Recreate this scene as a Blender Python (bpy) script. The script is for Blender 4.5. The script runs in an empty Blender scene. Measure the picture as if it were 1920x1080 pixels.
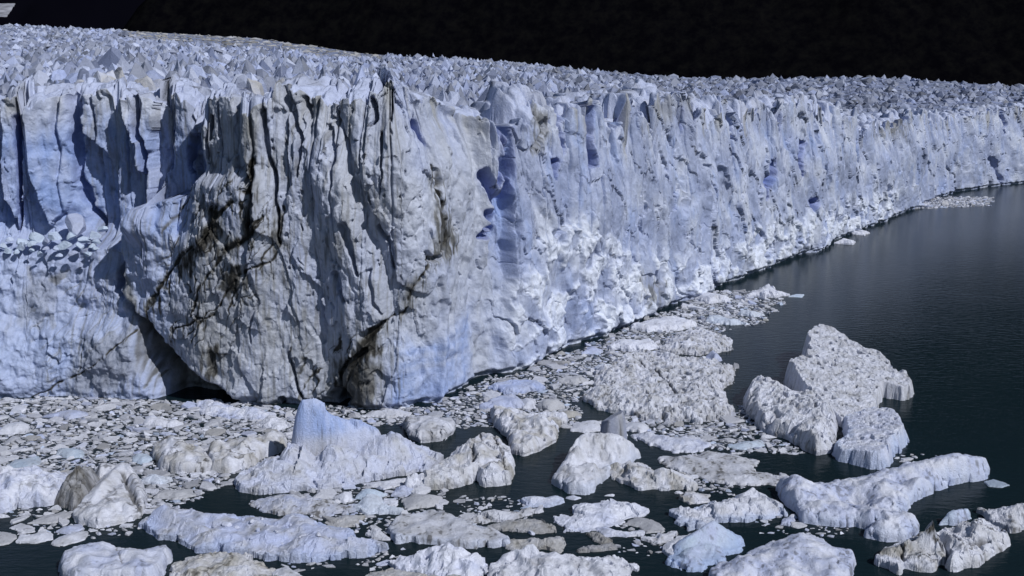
import bpy, math, random
import numpy as np

# ------------------------------------------------------------------ camera, world, sun, exposure
F = 2059.0                 # focal length in pixels of the 1920 wide photograph
CX, CY = 960.0, 540.0
YH = 130.0                 # image row of the true horizon
HC = 64.0                  # camera height above the water
TH = math.atan((CY - YH) / F)
CT, ST = math.cos(TH), math.sin(TH)

scene = bpy.context.scene
COL = scene.collection
cam_d = bpy.data.cameras.new("camera")
cam_d.sensor_width = 36.0
cam_d.lens = 36.0 * F / 1920.0
cam_d.clip_start = 1.0
cam_d.clip_end = 40000.0
cam = bpy.data.objects.new("camera", cam_d)
cam.location = (0, 0, HC)
cam.rotation_euler = (math.pi / 2 - TH, 0, 0)
COL.objects.link(cam)
scene.camera = cam

SUN_EL = math.radians(44.0)
SUN_AZ = math.radians(-40.0)          # measured from +x towards +y; negative = towards the camera side
SUN_DIR = (math.cos(SUN_EL) * math.cos(SUN_AZ), math.cos(SUN_EL) * math.sin(SUN_AZ), math.sin(SUN_EL))
world = bpy.data.worlds.new("World")
scene.world = world
world.use_nodes = True
wn = world.node_tree
sky = wn.nodes.new("ShaderNodeTexSky")
sky.sky_type = 'NISHITA'
sky.sun_disc = False
sky.sun_elevation = SUN_EL
sky.sun_rotation = math.pi / 2 - SUN_AZ   # sky rotation is clockwise from +y
sky.air_density = 1.0
sky.dust_density = 0.3
sky.altitude = 200
bg = wn.nodes["Background"]
bg.inputs[1].default_value = 0.05
wn.links.new(sky.outputs[0], bg.inputs[0])

sun_d = bpy.data.lights.new("sun", 'SUN')
sun_d.energy = 3.5
sun_d.angle = math.radians(0.5)
sun_d.color = (1.0, 0.98, 0.955)
sun = bpy.data.objects.new("sun", sun_d)
from mathutils import Vector
sun.rotation_euler = Vector(SUN_DIR).to_track_quat('Z', 'Y').to_euler()
sun.location = (300, -200, 400)
COL.objects.link(sun)

scene.view_settings.view_transform = 'Standard'
scene.view_settings.look = 'None'
scene.view_settings.exposure = 0.0
scene.view_settings.gamma = 1.0
scene.view_settings.use_curve_mapping = False
scene.render.engine = 'CYCLES'
scene.cycles.max_bounces = 6
scene.cycles.diffuse_bounces = 3
scene.cycles.glossy_bounces = 3
scene.cycles.use_denoising = True

# ------------------------------------------------------------------ picture <-> place
def ground(px, py, z=0.0):
    """point of the plane z that the camera sees at a pixel"""
    u = (np.asarray(px, float) - CX) / F
    v = (CY - np.asarray(py, float)) / F
    dy = CT + v * ST
    dz = v * CT - ST
    k = (z - HC) / dz
    return u * k, dy * k

def proj(x, y, z):
    d = y * CT + (HC - z) * ST
    up = (z - HC) * CT + y * ST
    return CX + F * x / d, CY - F * up / d

def height_at(y, py):
    """height of a point at depth y that shows at row py"""
    v = (CY - np.asarray(py, float)) / F
    return HC + y * (v * CT - ST) / (CT + v * ST)

# ------------------------------------------------------------------ noise
rng0 = np.random.RandomState(7)
PERM = np.concatenate([rng0.permutation(256)] * 2).astype(np.int64)
G3 = rng0.normal(size=(256, 3)); G3 /= np.linalg.norm(G3, axis=1)[:, None]
RND = rng0.rand(256, 4)

def perlin(x, y, z=0.0):
    x, y, z = np.broadcast_arrays(np.asarray(x, float), np.asarray(y, float), np.asarray(z, float))
    xi, yi, zi = np.floor(x).astype(np.int64), np.floor(y).astype(np.int64), np.floor(z).astype(np.int64)
    xf, yf, zf = x - xi, y - yi, z - zi
    u, v, w = [t * t * t * (t * (t * 6 - 15) + 10) for t in (xf, yf, zf)]
    r = 0
    for dx in (0, 1):
        wx = u if dx else 1 - u
        for dy in (0, 1):
            wy = v if dy else 1 - v
            for dz in (0, 1):
                wz = w if dz else 1 - w
                h = PERM[PERM[PERM[(xi + dx) & 255] + ((yi + dy) & 255)] + ((zi + dz) & 255)]
                g = G3[h]
                r = r + wx * wy * wz * (g[..., 0] * (xf - dx) + g[..., 1] * (yf - dy) + g[..., 2] * (zf - dz))
    return r * 1.6

def fbm(x, y, z=0.0, o=4, gain=0.5):
    a, s, f = 0.0, 1.0, 1.0
    for i in range(o):
        a = a + s * perlin(x * f + 17.3 * i, y * f - 9.1 * i, z * f + 3.7 * i)
        s *= gain; f *= 2.03
    return a

def ridged(x, y, z=0.0, o=4, gain=0.5):
    a, s, f, t = 0.0, 1.0, 1.0, 0.0
    for i in range(o):
        a = a + s * (1 - 2.0 * np.abs(perlin(x * f + 31.7 * i, y * f + 5.3 * i, z * f - 8.9 * i)))
        t += s; s *= gain; f *= 2.07
    return a / t

def voronoi(x, y, jit=0.9, seed=0):
    """F1, F2, cell randoms (4), offset to the cell centre"""
    x, y = np.asarray(x, float), np.asarray(y, float)
    xi, yi = np.floor(x).astype(np.int64), np.floor(y).astype(np.int64)
    f1 = np.full(x.shape, 9.0); f2 = np.full(x.shape, 9.0)
    hid = np.zeros(x.shape, np.int64); ox = np.zeros(x.shape); oy = np.zeros(x.shape)
    for dx in (-1, 0, 1):
        for dy in (-1, 0, 1):
            h = PERM[PERM[(xi + dx + seed) & 255] + ((yi + dy + seed * 7) & 255)]
            cx = xi + dx + 0.5 + (RND[h, 0] - 0.5) * jit
            cy = yi + dy + 0.5 + (RND[h, 1] - 0.5) * jit
            ax, ay = x - cx, y - cy
            d = np.sqrt(ax * ax + ay * ay)
            near = d < f1
            f2 = np.where(near, f1, np.minimum(f2, d))
            hid = np.where(near, h, hid)
            ox = np.where(near, ax, ox); oy = np.where(near, ay, oy)
            f1 = np.where(near, d, f1)
    return f1, f2, RND[(hid * 37 + 11) & 255], ox, oy

def sstep(a, b, x):
    t = np.clip((x - a) / (b - a), 0, 1)
    return t * t * (3 - 2 * t)

def mix(a, b, t):
    return a + (b - a) * t

def poly_sd(x, y, P):
    """signed distance to a polygon, positive inside"""
    P = np.asarray(P, float)
    shp = x.shape
    x = x.ravel(); y = y.ravel()
    d2 = np.full(x.shape, 1e18); ins = np.zeros(x.shape, bool)
    n = len(P)
    for i in range(n):
        ax, ay = P[i]; bx, by = P[(i + 1) % n]
        ex, ey = bx - ax, by - ay
        L = ex * ex + ey * ey + 1e-12
        t = np.clip(((x - ax) * ex + (y - ay) * ey) / L, 0, 1)
        d2 = np.minimum(d2, (x - ax - t * ex) ** 2 + (y - ay - t * ey) ** 2)
        c = ((ay > y) != (by > y))
        with np.errstate(divide='ignore', invalid='ignore'):
            xx = (bx - ax) * (y - ay) / (by - ay) + ax
        ins ^= c & (x < xx)
    d = np.sqrt(d2)
    return np.where(ins, d, -d).reshape(shp)

def line_d(x, y, pts):
    """distance to a polyline and parameter along it (0..1)"""
    pts = np.asarray(pts, float)
    best = np.full(x.shape, 1e9); par = np.zeros(x.shape)
    n = len(pts) - 1
    for i in range(n):
        ax, ay = pts[i, :2]; bx, by = pts[i + 1, :2]
        ex, ey = bx - ax, by - ay
        t = np.clip(((x - ax) * ex + (y - ay) * ey) / (ex * ex + ey * ey + 1e-12), 0, 1)
        d = np.hypot(x - ax - t * ex, y - ay - t * ey)
        m = d < best
        best = np.where(m, d, best); par = np.where(m, (i + t) / n, par)
    return best, par

# ------------------------------------------------------------------ meshes
def mesh_from(name, V, faces, col=None, smooth=True):
    """V (n,3); faces: (m,k) index array or list of arrays of equal-k faces"""
    if not isinstance(faces, list):
        faces = [faces]
    faces = [f for f in faces if len(f)]
    me = bpy.data.meshes.new(name)
    V = np.ascontiguousarray(V, np.float32)
    me.vertices.add(len(V)); me.vertices.foreach_set("co", V.ravel())
    nl = sum(f.size for f in faces); nf = sum(len(f) for f in faces)
    me.loops.add(nl); me.polygons.add(nf)
    me.loops.foreach_set("vertex_index", np.concatenate([f.ravel() for f in faces]).astype(np.int32))
    tot = np.concatenate([np.full(len(f), f.shape[1], np.int32) for f in faces])
    st = np.concatenate([[0], np.cumsum(tot)[:-1]]).astype(np.int32)
    me.polygons.foreach_set("loop_start", st)
    me.polygons.foreach_set("loop_total", tot)
    me.polygons.foreach_set("use_smooth", np.full(nf, smooth, bool))
    if col is not None:
        at = me.attributes.new("Col", 'FLOAT_COLOR', 'POINT')
        c = np.ones((len(V), 4), np.float32); c[:, :3] = col
        at.data.foreach_set("color", c.ravel())
    me.update(calc_edges=True)
    me.validate()
    return me

def link(name, me, mat=None, parent=None, loc=None):
    o = bpy.data.objects.new(name, me)
    if mat is not None and not me.materials:
        me.materials.append(mat)
    COL.objects.link(o)
    if parent is not None:
        o.parent = parent
    if loc is not None:
        o.location = loc
    return o

def tag(o, label, cat, group=None):
    o["label"] = label; o["category"] = cat
    if group:
        o["group"] = group
    return o

def grid_faces(nr, nc):
    i = np.arange(nr * nc).reshape(nr, nc)
    return np.stack([i[:-1, :-1], i[:-1, 1:], i[1:, 1:], i[1:, :-1]], -1).reshape(-1, 4)

# ------------------------------------------------------------------ materials
def new_mat(name):
    m = bpy.data.materials.new(name); m.use_nodes = True
    return m, m.node_tree, m.node_tree.nodes["Principled BSDF"]

def ice_material(name, scale=1.0, bump=0.5, rough=0.55):
    m, nt, p = new_mat(name)
    N, L = nt.nodes, nt.links
    at = N.new("ShaderNodeAttribute"); at.attribute_name = "Col"
    geo = N.new("ShaderNodeNewGeometry")
    n1 = N.new("ShaderNodeTexNoise"); n1.inputs["Scale"].default_value = 1.1 * scale; n1.inputs["Detail"].default_value = 8
    n1.inputs["Roughness"].default_value = 0.7
    L.new(geo.outputs["Position"], n1.inputs["Vector"])
    mr = N.new("ShaderNodeMapRange"); mr.inputs[1].default_value = 0.3; mr.inputs[2].default_value = 0.7
    mr.inputs[3].default_value = 0.82; mr.inputs[4].default_value = 1.1
    L.new(n1.outputs[0], mr.inputs[0])
    mul = N.new("ShaderNodeMix"); mul.data_type = 'RGBA'; mul.blend_type = 'MULTIPLY'; mul.inputs[0].default_value = 1.0
    L.new(at.outputs["Color"], mul.inputs[6]); L.new(mr.outputs[0], mul.inputs[7])
    L.new(mul.outputs[2], p.inputs["Base Color"])
    p.inputs["Roughness"].default_value = rough
    p.inputs["Specular IOR Level"].default_value = 0.35
    n2 = N.new("ShaderNodeTexNoise"); n2.inputs["Scale"].default_value = 2.2 * scale; n2.inputs["Detail"].default_value = 9
    n2.inputs["Roughness"].default_value = 0.62
    L.new(geo.outputs["Position"], n2.inputs["Vector"])
    b = N.new("ShaderNodeBump"); b.inputs["Strength"].default_value = bump; b.inputs["Distance"].default_value = 0.35 / scale
    L.new(n2.outputs[0], b.inputs["Height"])
    L.new(b.outputs[0], p.inputs["Normal"])
    return m

ICE = ice_material("glacier_ice", 1.0, 0.55)
FLOE = ice_material("floe_ice", 1.8, 0.9, 0.42)

WHITE = np.array([0.60, 0.63, 0.745])
LAV = np.array([0.42, 0.475, 0.68])
BLUE = np.array([0.25, 0.36, 0.68])
PALE = np.array([0.47, 0.57, 0.73])
DEEP = np.array([0.10, 0.16, 0.52])
GREY = np.array([0.42, 0.435, 0.49])
BEIGE = np.array([0.37, 0.365, 0.355])
DIRT = np.array([0.030, 0.028, 0.024])

# ================================================================== LARGE STRUCTURE
# ------------------------------------------------------------------ water
def make_water():
    m, nt, p = new_mat("lake_water")
    N, L = nt.nodes, nt.links
    p.inputs["Base Color"].default_value = (0.0065, 0.0150, 0.0205, 1)
    p.inputs["Roughness"].default_value = 0.12
    p.inputs["IOR"].default_value = 1.33; p.inputs["Specular IOR Level"].default_value = 0.09
    geo = N.new("ShaderNodeNewGeometry")
    mp = N.new("ShaderNodeMapping"); mp.inputs["Scale"].default_value = (0.38, 0.85, 1); mp.inputs["Rotation"].default_value = (0, 0, 0.12)
    L.new(geo.outputs["Position"], mp.inputs["Vector"])
    n1 = N.new("ShaderNodeTexNoise"); n1.inputs["Scale"].default_value = 1.0; n1.inputs["Detail"].default_value = 5; n1.inputs["Roughness"].default_value = 0.6
    L.new(mp.outputs[0], n1.inputs["Vector"])
    # calm patches between the floes and wind lanes further out
    n2 = N.new("ShaderNodeTexNoise"); n2.inputs["Scale"].default_value = 0.02; n2.inputs["Detail"].default_value = 3
    L.new(geo.outputs["Position"], n2.inputs["Vector"])
    mr = N.new("ShaderNodeMapRange"); mr.inputs[1].default_value = 0.35; mr.inputs[2].default_value = 0.65
    mr.inputs[3].default_value = 0.22; mr.inputs[4].default_value = 0.30
    L.new(n2.outputs[0], mr.inputs[0])
    b = N.new("ShaderNodeBump"); b.inputs["Distance"].default_value = 0.34
    L.new(mr.outputs[0], b.inputs["Strength"])
    L.new(n1.outputs[0], b.inputs["Height"])
    L.new(b.outputs[0], p.inputs["Normal"])
    S = 9000.0
    V = np.array([[-S, -S, 0], [S, -S, 0], [S, S, 0], [-S, S, 0]])
    o = link("water", mesh_from("water", V, np.array([[0, 1, 2, 3]])), m)
    o["kind"] = "structure"
make_water()

# ------------------------------------------------------------------ mountains
def make_mountains():
    m, nt, p = new_mat("forest_slope")
    N, L = nt.nodes, nt.links
    geo = N.new("ShaderNodeNewGeometry")
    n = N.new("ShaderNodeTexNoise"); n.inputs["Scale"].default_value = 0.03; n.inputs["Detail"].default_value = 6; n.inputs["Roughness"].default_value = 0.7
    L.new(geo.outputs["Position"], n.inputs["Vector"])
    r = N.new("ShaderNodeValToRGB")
    r.color_ramp.elements[0].position = 0.4; r.color_ramp.elements[0].color = (0.0016, 0.0016, 0.0028, 1)  # forest tones taken down to near black, the slope's shadow included
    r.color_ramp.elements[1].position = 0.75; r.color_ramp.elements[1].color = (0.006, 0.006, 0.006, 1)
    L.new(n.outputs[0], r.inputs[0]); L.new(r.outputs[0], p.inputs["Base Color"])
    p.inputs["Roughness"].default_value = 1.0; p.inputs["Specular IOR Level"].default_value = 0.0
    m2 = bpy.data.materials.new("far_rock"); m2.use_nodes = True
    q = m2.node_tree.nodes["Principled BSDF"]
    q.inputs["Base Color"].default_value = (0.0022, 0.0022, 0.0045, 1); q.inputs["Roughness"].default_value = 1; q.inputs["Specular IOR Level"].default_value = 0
    # the near slope climbs from left to right; its shade is put into the forest colour
    nx, ny = 240, 90
    u = np.linspace(0, 1, nx)[None, :]; v = np.linspace(0, 1, ny)[:, None]
    x0 = -1420 + 5000 * u + 0 * v
    y = 3150 - 900 * u + 1700 * v
    x = x0 + 900 * v
    z = -20 + 2300 * v ** 0.95 * sstep(0, 0.06, u) + 0 * u
    z = z + 45 * fbm(x / 420, y / 420, 0.0, 5) * sstep(0, .1, v) + 10 * fbm(x / 25, y / 25, 1.0, 3)
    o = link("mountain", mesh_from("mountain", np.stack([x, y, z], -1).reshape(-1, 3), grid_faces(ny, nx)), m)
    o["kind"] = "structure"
    nx, ny = 120, 50
    u = np.linspace(0, 1, nx)[None, :]; v = np.linspace(0, 1, ny)[:, None]
    x = -7000 + 9000 * u + 0 * v; y = 6500 + 2500 * v + 0 * u
    z = -20 + 2200 * v + 140 * fbm(x / 700, y / 700, 4.0, 5) * sstep(0, .2, v)
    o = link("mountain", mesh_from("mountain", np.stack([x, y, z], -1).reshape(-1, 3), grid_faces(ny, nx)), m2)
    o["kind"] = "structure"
    # pale ice tongue coming down far behind
    nx, ny = 60, 20
    u = np.linspace(0, 1, nx)[None, :]; v = np.linspace(0, 1, ny)[:, None]
    y = 3900 + 500 * v + 0 * u
    px = -160 + 200 * u + 17 * u * v
    x = (px - CX) / F * y
    z = HC + y * ((YH - (36 - 23 * v)) / F) + 5 * fbm(x / 60, y / 60, 2.0, 3) + 0 * u
    e = np.stack([x[-1], y[-1] + 200, z[-1] - 250], -1)[None]; b = np.stack([x[0], y[0] - 30, z[0] - 250], -1)[None]
    Vv = np.stack([x, y, z], -1)
    cl = np.array([.36, .37, .43]) * np.clip(.85 + .5 * fbm(x / 40, y / 60, 7., 4), .3, 1.4)[..., None]
    o = link("snowfield", mesh_from("snowfield", Vv.reshape(-1, 3), grid_faces(ny, nx), cl.reshape(-1, 3)), ICE)
    o["kind"] = "structure"
make_mountains()

# ------------------------------------------------------------------ glacier front
FRONT = [(-420, 752), (-250, 752), (0, 750), (120, 744), (220, 748), (320, 752), (420, 756), (500, 758), (560, 755), (640, 762), (760, 766),
         (830, 752), (885, 712), (905, 706), (960, 697), (1000, 682), (1100, 641), (1200, 602), (1240, 580), (1300, 560), (1340, 537),
         (1450, 497), (1500, 480), (1560, 456), (1640, 420), (1700, 398), (1760, 372), (1800, 358), (1860, 350), (1920, 343),
         (2050, 331), (2300, 316)]
TOP = [(-500, 215), (-100, 212), (0, 198), (60, 176), (140, 150), (170, 172), (240, 172), (300, 190), (370, 190), (440, 188), (500, 182), (514, 160), (535, 153),
       (575, 168), (622, 190), (645, 165), (688, 172), (704, 190), (722, 168), (770, 160), (820, 176), (860, 196), (900, 230), (925, 250), (945, 246), (975, 222),
       (1010, 205), (1080, 192), (1130, 189), (1180, 192), (1240, 185), (1270, 168), (1330, 190), (1380, 200), (1440, 190),
       (1500, 190), (1550, 182), (1600, 205), (1680, 225), (1720, 203), (1800, 207), (1850, 195), (1920, 190), (2300, 186)]
SKY = [(-500, 36), (0, 38), (250, 49), (500, 64), (690, 92), (760, 98), (900, 105), (1100, 124), (1250, 138), (1400, 142), (1500, 139), (1620, 138),
       (1750, 146), (1920, 158), (2300, 165)]

def build_front():
    P = np.array(FRONT, float)
    gx, gy = ground(P[:, 0], P[:, 1])
    s = np.concatenate([[0], np.cumsum(np.hypot(np.diff(gx), np.diff(gy)))])
    fs = np.arange(0, s[-1], 0.5)
    X = np.interp(fs, s, gx); Y = np.interp(fs, s, gy)
    k = np.hanning(17); k /= k.sum()
    def sm(a):
        return np.convolve(np.pad(a, 8, mode='reflect', reflect_type='odd'), k, 'valid')
    X, Y = sm(X), sm(Y)
    tx, ty = np.gradient(X), np.gradient(Y)
    kk = np.hanning(25); kk /= kk.sum()
    tx = np.convolve(np.pad(tx, 12, mode='edge'), kk, 'valid'); ty = np.convolve(np.pad(ty, 12, mode='edge'), kk, 'valid')
    l = np.hypot(tx, ty)
    nx, ny = ty / l, -tx / l          # outward (towards the water)
    # columns: about 0.8 of a rendered pixel each
    out = [0.0]
    while out[-1] < fs[-1]:
        y = np.interp(out[-1], fs, Y); x = np.interp(out[-1], fs, X)
        inview = -560 < x / y * 1000 < 560
        out.append(out[-1] + math.hypot(x, y) / 1098 * (0.72 if inview else 2.2))
    S = np.array(out[:-1])
    return S, np.interp(S, fs, X), np.interp(S, fs, Y), np.interp(S, fs, nx), np.interp(S, fs, ny)

S, FX, FY, NX, NY = build_front()
NC = len(S)
NR = 330

def setback_up(PX):
    return np.interp(PX, [-300, 150, 260, 330, 420, 540], [17, 16, 14, 9, 4, 0])

# boundary of the buttress on its left, in nominal picture coordinates
BUT = [(352, 330), (320, 372), (222, 398), (203, 440), (201, 500), (206, 560), (258, 612), (330, 684), (400, 735), (450, 765), (450, 900), (2600, 900), (2600, -400), (352, -400)]

def make_front():
    # top edge
    sb_top = setback_up(proj(FX, FY, 0)[0])
    TX, TY = FX - NX * sb_top, FY - NY * sb_top
    zt = np.full(NC, 58.0)
    for _ in range(3):
        ptx, _p = proj(TX, TY, zt)
        zt = height_at(TY, np.interp(ptx, *np.array(TOP).T) + 13 * sstep(970, 1080, ptx))
    PB = proj(FX, FY, 0 * FX)[0]                 # picture column of the foot
    right = sstep(900, 1000, ptx)                # the long wall
    prow = sstep(470, 560, ptx) * (1 - sstep(870, 930, ptx))
    # blocks of the crest: cells in (s, q)
    def blocks(s, q, r):
        ws = s + 1.5 * perlin(s / 9, q / 9, 3.3)
        f1, f2, rn, ox, oy = voronoi(ws / 6.5, q / 8.0, 0.95, 3)
        g1, g2, rm, px_, py_ = voronoi(ws / 2.6 + 4, q / 3.4, 0.95, 9)
        h = (rn[..., 0] - 0.55) * 5.0 + (rn[..., 1] - .5) * 6 * ox + (rn[..., 2] - .3) * 4 * oy
        h = h + ((rm[..., 0] - .5) * 2.2 + (rm[..., 1] - .5) * 2.4 * px_) * (0.35 + 0.65 * r)
        crack = 1 - sstep(0.02, 0.20, f2 - f1)
        crack2 = 1 - sstep(0.02, 0.25, g2 - g1)
        return h, crack, crack2, rn
    h0, c0, c20, rn0 = blocks(S, 0 * S, right)
    amp = 0.50 * prow + 1.05 * right + 1.25 * (1 - prow - right).clip(0, 1)
    amp = amp * (1 - 0.45 * sstep(1500, 1900, ptx)) * (1 + .25 * right)
    topz = zt + amp * h0 - (1.6 * c0 + 0.7 * c20) * np.maximum(amp, .45)
    # ---- face grid
    v = np.linspace(0, 1, NR)[:, None]
    Z = -1.5 + (topz[None, :] + 1.5) * v
    s2 = np.broadcast_to(S[None, :], Z.shape)
    X0 = np.broadcast_to(FX, Z.shape); Y0 = np.broadcast_to(FY, Z.shape)
    PX, PY = proj(X0, Y0, Z)
    # nominal coordinates, wobbled a little so that no authored line is straight
    wx = 7 * fbm(s2 / 6, Z / 6, 11.0, 3); wy = 7 * fbm(s2 / 6, Z / 6, 23.0, 3)
    QX, QY = PX + wx, PY + wy
    # ---- setbacks
    d_but = poly_sd(QX, QY, BUT)
    inside = sstep(-3, 3, d_but)
    tw = 14 * fbm(s2 / 14, 0.0, 5.0, 3)
    terr = np.interp(QY + tw, [150, 436, 462, 486, 520, 570, 598, 626, 646, 690, 745, 800],
                     [16, 16.5, 15, 9.5, 8.0, 6.5, 6.0, 2.8, 1.6, 0.6, 0.0, 0.0])
    # deep shaded hollow between the terraces and the buttress
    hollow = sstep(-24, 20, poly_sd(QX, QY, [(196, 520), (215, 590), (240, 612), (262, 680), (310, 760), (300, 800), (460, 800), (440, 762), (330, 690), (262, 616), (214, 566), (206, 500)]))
    slot = sstep(-9, 7, poly_sd(QX, QY, [(182, 470), (203, 440), (206, 575), (186, 560)]))
    up = setback_up(PX)
    upw = 1 - sstep(318, 352, QY + 10 * perlin(s2 / 5, 0.0, 2.0))
    body = np.interp(PX, [200, 260, 345, 380], [5.0, 3.0, 1.0, 0.0]) + 2.5 * (1 - sstep(380, 430, QY)) * (1 - sstep(330, 420, PX))
    body = mix(body, np.maximum(up, 0), upw)
    sb = mix(np.maximum(terr, mix(0, up, upw)), body, inside)
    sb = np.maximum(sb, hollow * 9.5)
    sb = np.maximum(sb, slot * 12)
    # gully right of the buttress
    gl = poly_sd(QX, QY, [(922, 150), (942, 262), (938, 330), (916, 420), (898, 560), (888, 720), (930, 720), (958, 560), (962, 420), (960, 320), (957, 150)])
    gdep = np.interp(PY, [150, 260, 340, 480, 560, 640, 700], [5, 7.0, 7, 4.0, 1.8, 0.4, 0.0])
    sb = sb + sstep(-5, 13, gl) * gdep
    # dome of the buttress: recedes towards its top, more on its right
    sb = sb + prow[None, :] * 5.5 * sstep(0.66, 1.0, v) ** 2
    sb = sb + 3.0 * sstep(0.55, 1.05, v) * right[None, :]
    # ---- relief (outward, metres)
    lw = sstep(900, 985, PX)                    # weight of the long wall
    bw = sstep(300, 380, PX) * (1 - lw)         # weight of the buttress
    tl = (1 - sstep(300, 380, PX))
    lean = s2 + 0.26 * np.maximum(Z - 22, 0) * sstep(440, 600, PX) * (1 - sstep(600, 905, PX))            # flutes lean a little
    warp = 1.6 * fbm(s2 / 9, Z / 18, 1.0, 3)
    fl1 = perlin((lean + warp) / 9.0, Z / 75, 1.5)
    fl2 = np.abs(perlin((lean + warp) / mix(5.2, 5.2, 0) + 0.0, Z / 42, 7.5))
    fl3 = np.abs(perlin((lean + 0.7 * warp) / 1.9, Z / 13, 4.5))
    _a, _b, rp3, oxp3, oyp3 = voronoi((lean + 1.3 * warp) / 10.5, (Z + 5 * fbm(s2 / 9, Z / 9, 79.0, 2)) / 30, .95, 71)
    fl4 = np.abs(perlin((lean + 1.2 * warp) / 10.5, Z / 60, 17.5))
    f_b = 2.4 * fl1 + 5.0 * fl4 + 0.55 * fl2 + ((rp3[..., 0] - .5) * 1.6 - oxp3 * (.4 + 1.8 * rp3[..., 1]) + oyp3 * 2.2 * (rp3[..., 2] - .5))
    _a, _b, rp, oxp, oyp = voronoi((s2 + 1.2 * warp) / 6.5, Z / 42, .95, 57)
    f_l = 2.6 * fl1 + 2.2 * np.abs(perlin((s2 + warp) / 6.5, Z / 60, 2.5)) + 0.5 * fl3 + (rp[..., 0] - .5) * 5.0 - oxp * (1.0 + 3.5 * rp[..., 1])
    _a, _b, rp2, oxp2, oyp2 = voronoi((s2 + 2.2 * warp + .15 * Z) / 11, (Z + 6 * fbm(s2 / 12, Z / 12, 77.0, 2)) / 26, .95, 63)
    f_r = 2.2 * perlin((s2 + 2 * warp) / 18, Z / 60, 9.5) + 0.7 * fl2 + 0.2 * fl3 + (rp2[..., 0] - .5) * 0.9 - oxp2 * (1.2 * rp2[..., 1]) + oyp2 * 1.6 * (rp2[..., 2] - .5)
    upper_left = tl * (1 - sstep(430, 470, QY))
    rel = bw * f_b * (0.62 + 0.38 * sstep(.3, .7, v)) + lw * f_r + upper_left * f_l + (tl - upper_left) * (0.6 * fl1 + 0.1 * fl3 + 1.1 * fbm((s2 - .3 * Z) / 7, Z / 5, 43.0, 4))
    # broken plates: stepped cells
    wa, wb = s2 + 1.4 * fbm(s2 / 3, Z / 4, 6.0, 3), Z + 1.6 * fbm(s2 / 3, Z / 4, 16.0, 3)
    f1, f2, rn, ox, oy = voronoi(wa / 4.6, wb / 9.5, 0.95, 21)
    rel = rel + ((rn[..., 0] - .5) * 1.5 + (rn[..., 1] - .5) * 1.6 * ox + (rn[..., 2] - .5) * 1.6 * oy) * (0.85 * bw + 0.35 * lw + 0.45 * tl)
    f1, f2, rn, ox, oy = voronoi(wa / 1.7 + 9, wb / 2.9, 0.95, 33)
    rel = rel + ((rn[..., 0] - .5) * 0.35 + (rn[..., 1] - .5) * 0.7 * ox + (rn[..., 2] - .5) * 0.9 * oy) * (0.55 * bw + 0.5 * lw + 0.25 * tl)
    # the long wall: rub the steps down so that they stay broad
    def blur(a, n, ax):
        k_ = np.hanning(n + 2)[1:-1]; k_ /= k_.sum()
        return sum(w_ * np.roll(a, i_ - n // 2, ax) for i_, w_ in enumerate(k_))
    rel = mix(rel, blur(blur(rel, 15, 1), 9, 0), np.maximum(lw, sstep(780, 835, PX) * (1 - sstep(950, 990, PX))))
    # fresh broken faces and thin joints of the long wall
    wc, wd = s2 + 2.2 * fbm(s2 / 5, Z / 7, 26.0, 3) + .35 * Z, Z + 2.6 * fbm(s2 / 6, Z / 6, 36.0, 3)
    f1, f2, rn, ox, oy = voronoi(wc / 8.5, wd / 13, .95, 81)
    rel = rel + lw * ((rn[..., 0] - .5) * 0.9 + (rn[..., 1] - .5) * 2.0 * ox + (rn[..., 2] - .5) * 2.2 * oy)
    rel = rel - lw * 0.7 * (1 - sstep(.01, .05, f2 - f1)) * (rn[..., 3] > .45)
    f1, f2, rn, ox, oy = voronoi(wc / 3.2 + 5, wd / 6, .95, 85)
    rel = rel + lw * ((rn[..., 0] - .5) * 0.3 + (rn[..., 1] - .5) * .5 * ox + (rn[..., 2] - .5) * .6 * oy) * np.clip(330 / np.hypot(X0, Y0), .4, 1)
    # crumbly texture
    dist = np.hypot(X0, Y0)
    far = np.clip(230 / dist, 0.25, 1)
    rel = rel + fbm(s2 / 2.4, Z / 3.4, 41.0, 5, 0.5) * (0.40 * bw + 0.22 * lw * far + 0.5 * tl)
    rel = rel + 0.45 * lw * ridged((s2 + 0.35 * Z) / 9.0, Z / 16, 51.0, 3, 0.45)
    # heaps of broken ice on the long wall's lower half
    fan = sstep(-10, 40, poly_sd(QX, QY, [(890, 720), (880, 560), (960, 500), (1030, 400), (1100, 400), (1180, 450), (1290, 470), (1420, 400), (1530, 380), (1700, 330), (1700, 420), (1500, 500), (1300, 580), (1000, 720)]))
    fanT = fan * sstep(-0.15, 0.25, fbm(s2 / 7, Z / 7, 61.0, 4))
    fanT = fanT * lw + (1 - lw) * 0
    rel = rel + fanT * (0.5 + 0.8 * np.abs(fbm((s2 + .4 * Z) / 4.6, Z / 6.0, 71.0, 4, 0.5)))
    # small oval melt holes on the buttress
    f1, f2, rn, ox, oy = voronoi(wa / 2.4 + 3, wb / 3.6, 0.95, 45)
    hole = (1 - sstep(0.06, 0.17, np.hypot(ox * 1.25, oy))) * (rn[..., 3] > 0.55)
    rel = rel - 0.9 * hole * bw * sstep(0.2, .5, v)
    # crevices hanging from the crest
    below = topz[None, :] - Z
    def crev(s, z, width, sd):
        f1, f2, rn, ox, oy = voronoi((s + 0.8 * perlin(s / 3, z / 9, sd)) / width + sd, 0 * s + 0.5, 0.9, int(sd))
        return f2 - f1, rn
    e, rn = crev(s2, Z, 5.2, 3)
    cdepth = 4.5 * (1 - sstep(0.0, 0.10, e)) * np.exp(-below / (4 + 16 * rn[..., 2]))
    rel = rel - cdepth * (0.5 * bw + 0.75 * lw + 0.6 * tl) * (1 - sstep(1300, 1900, PX) * .5)
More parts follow.
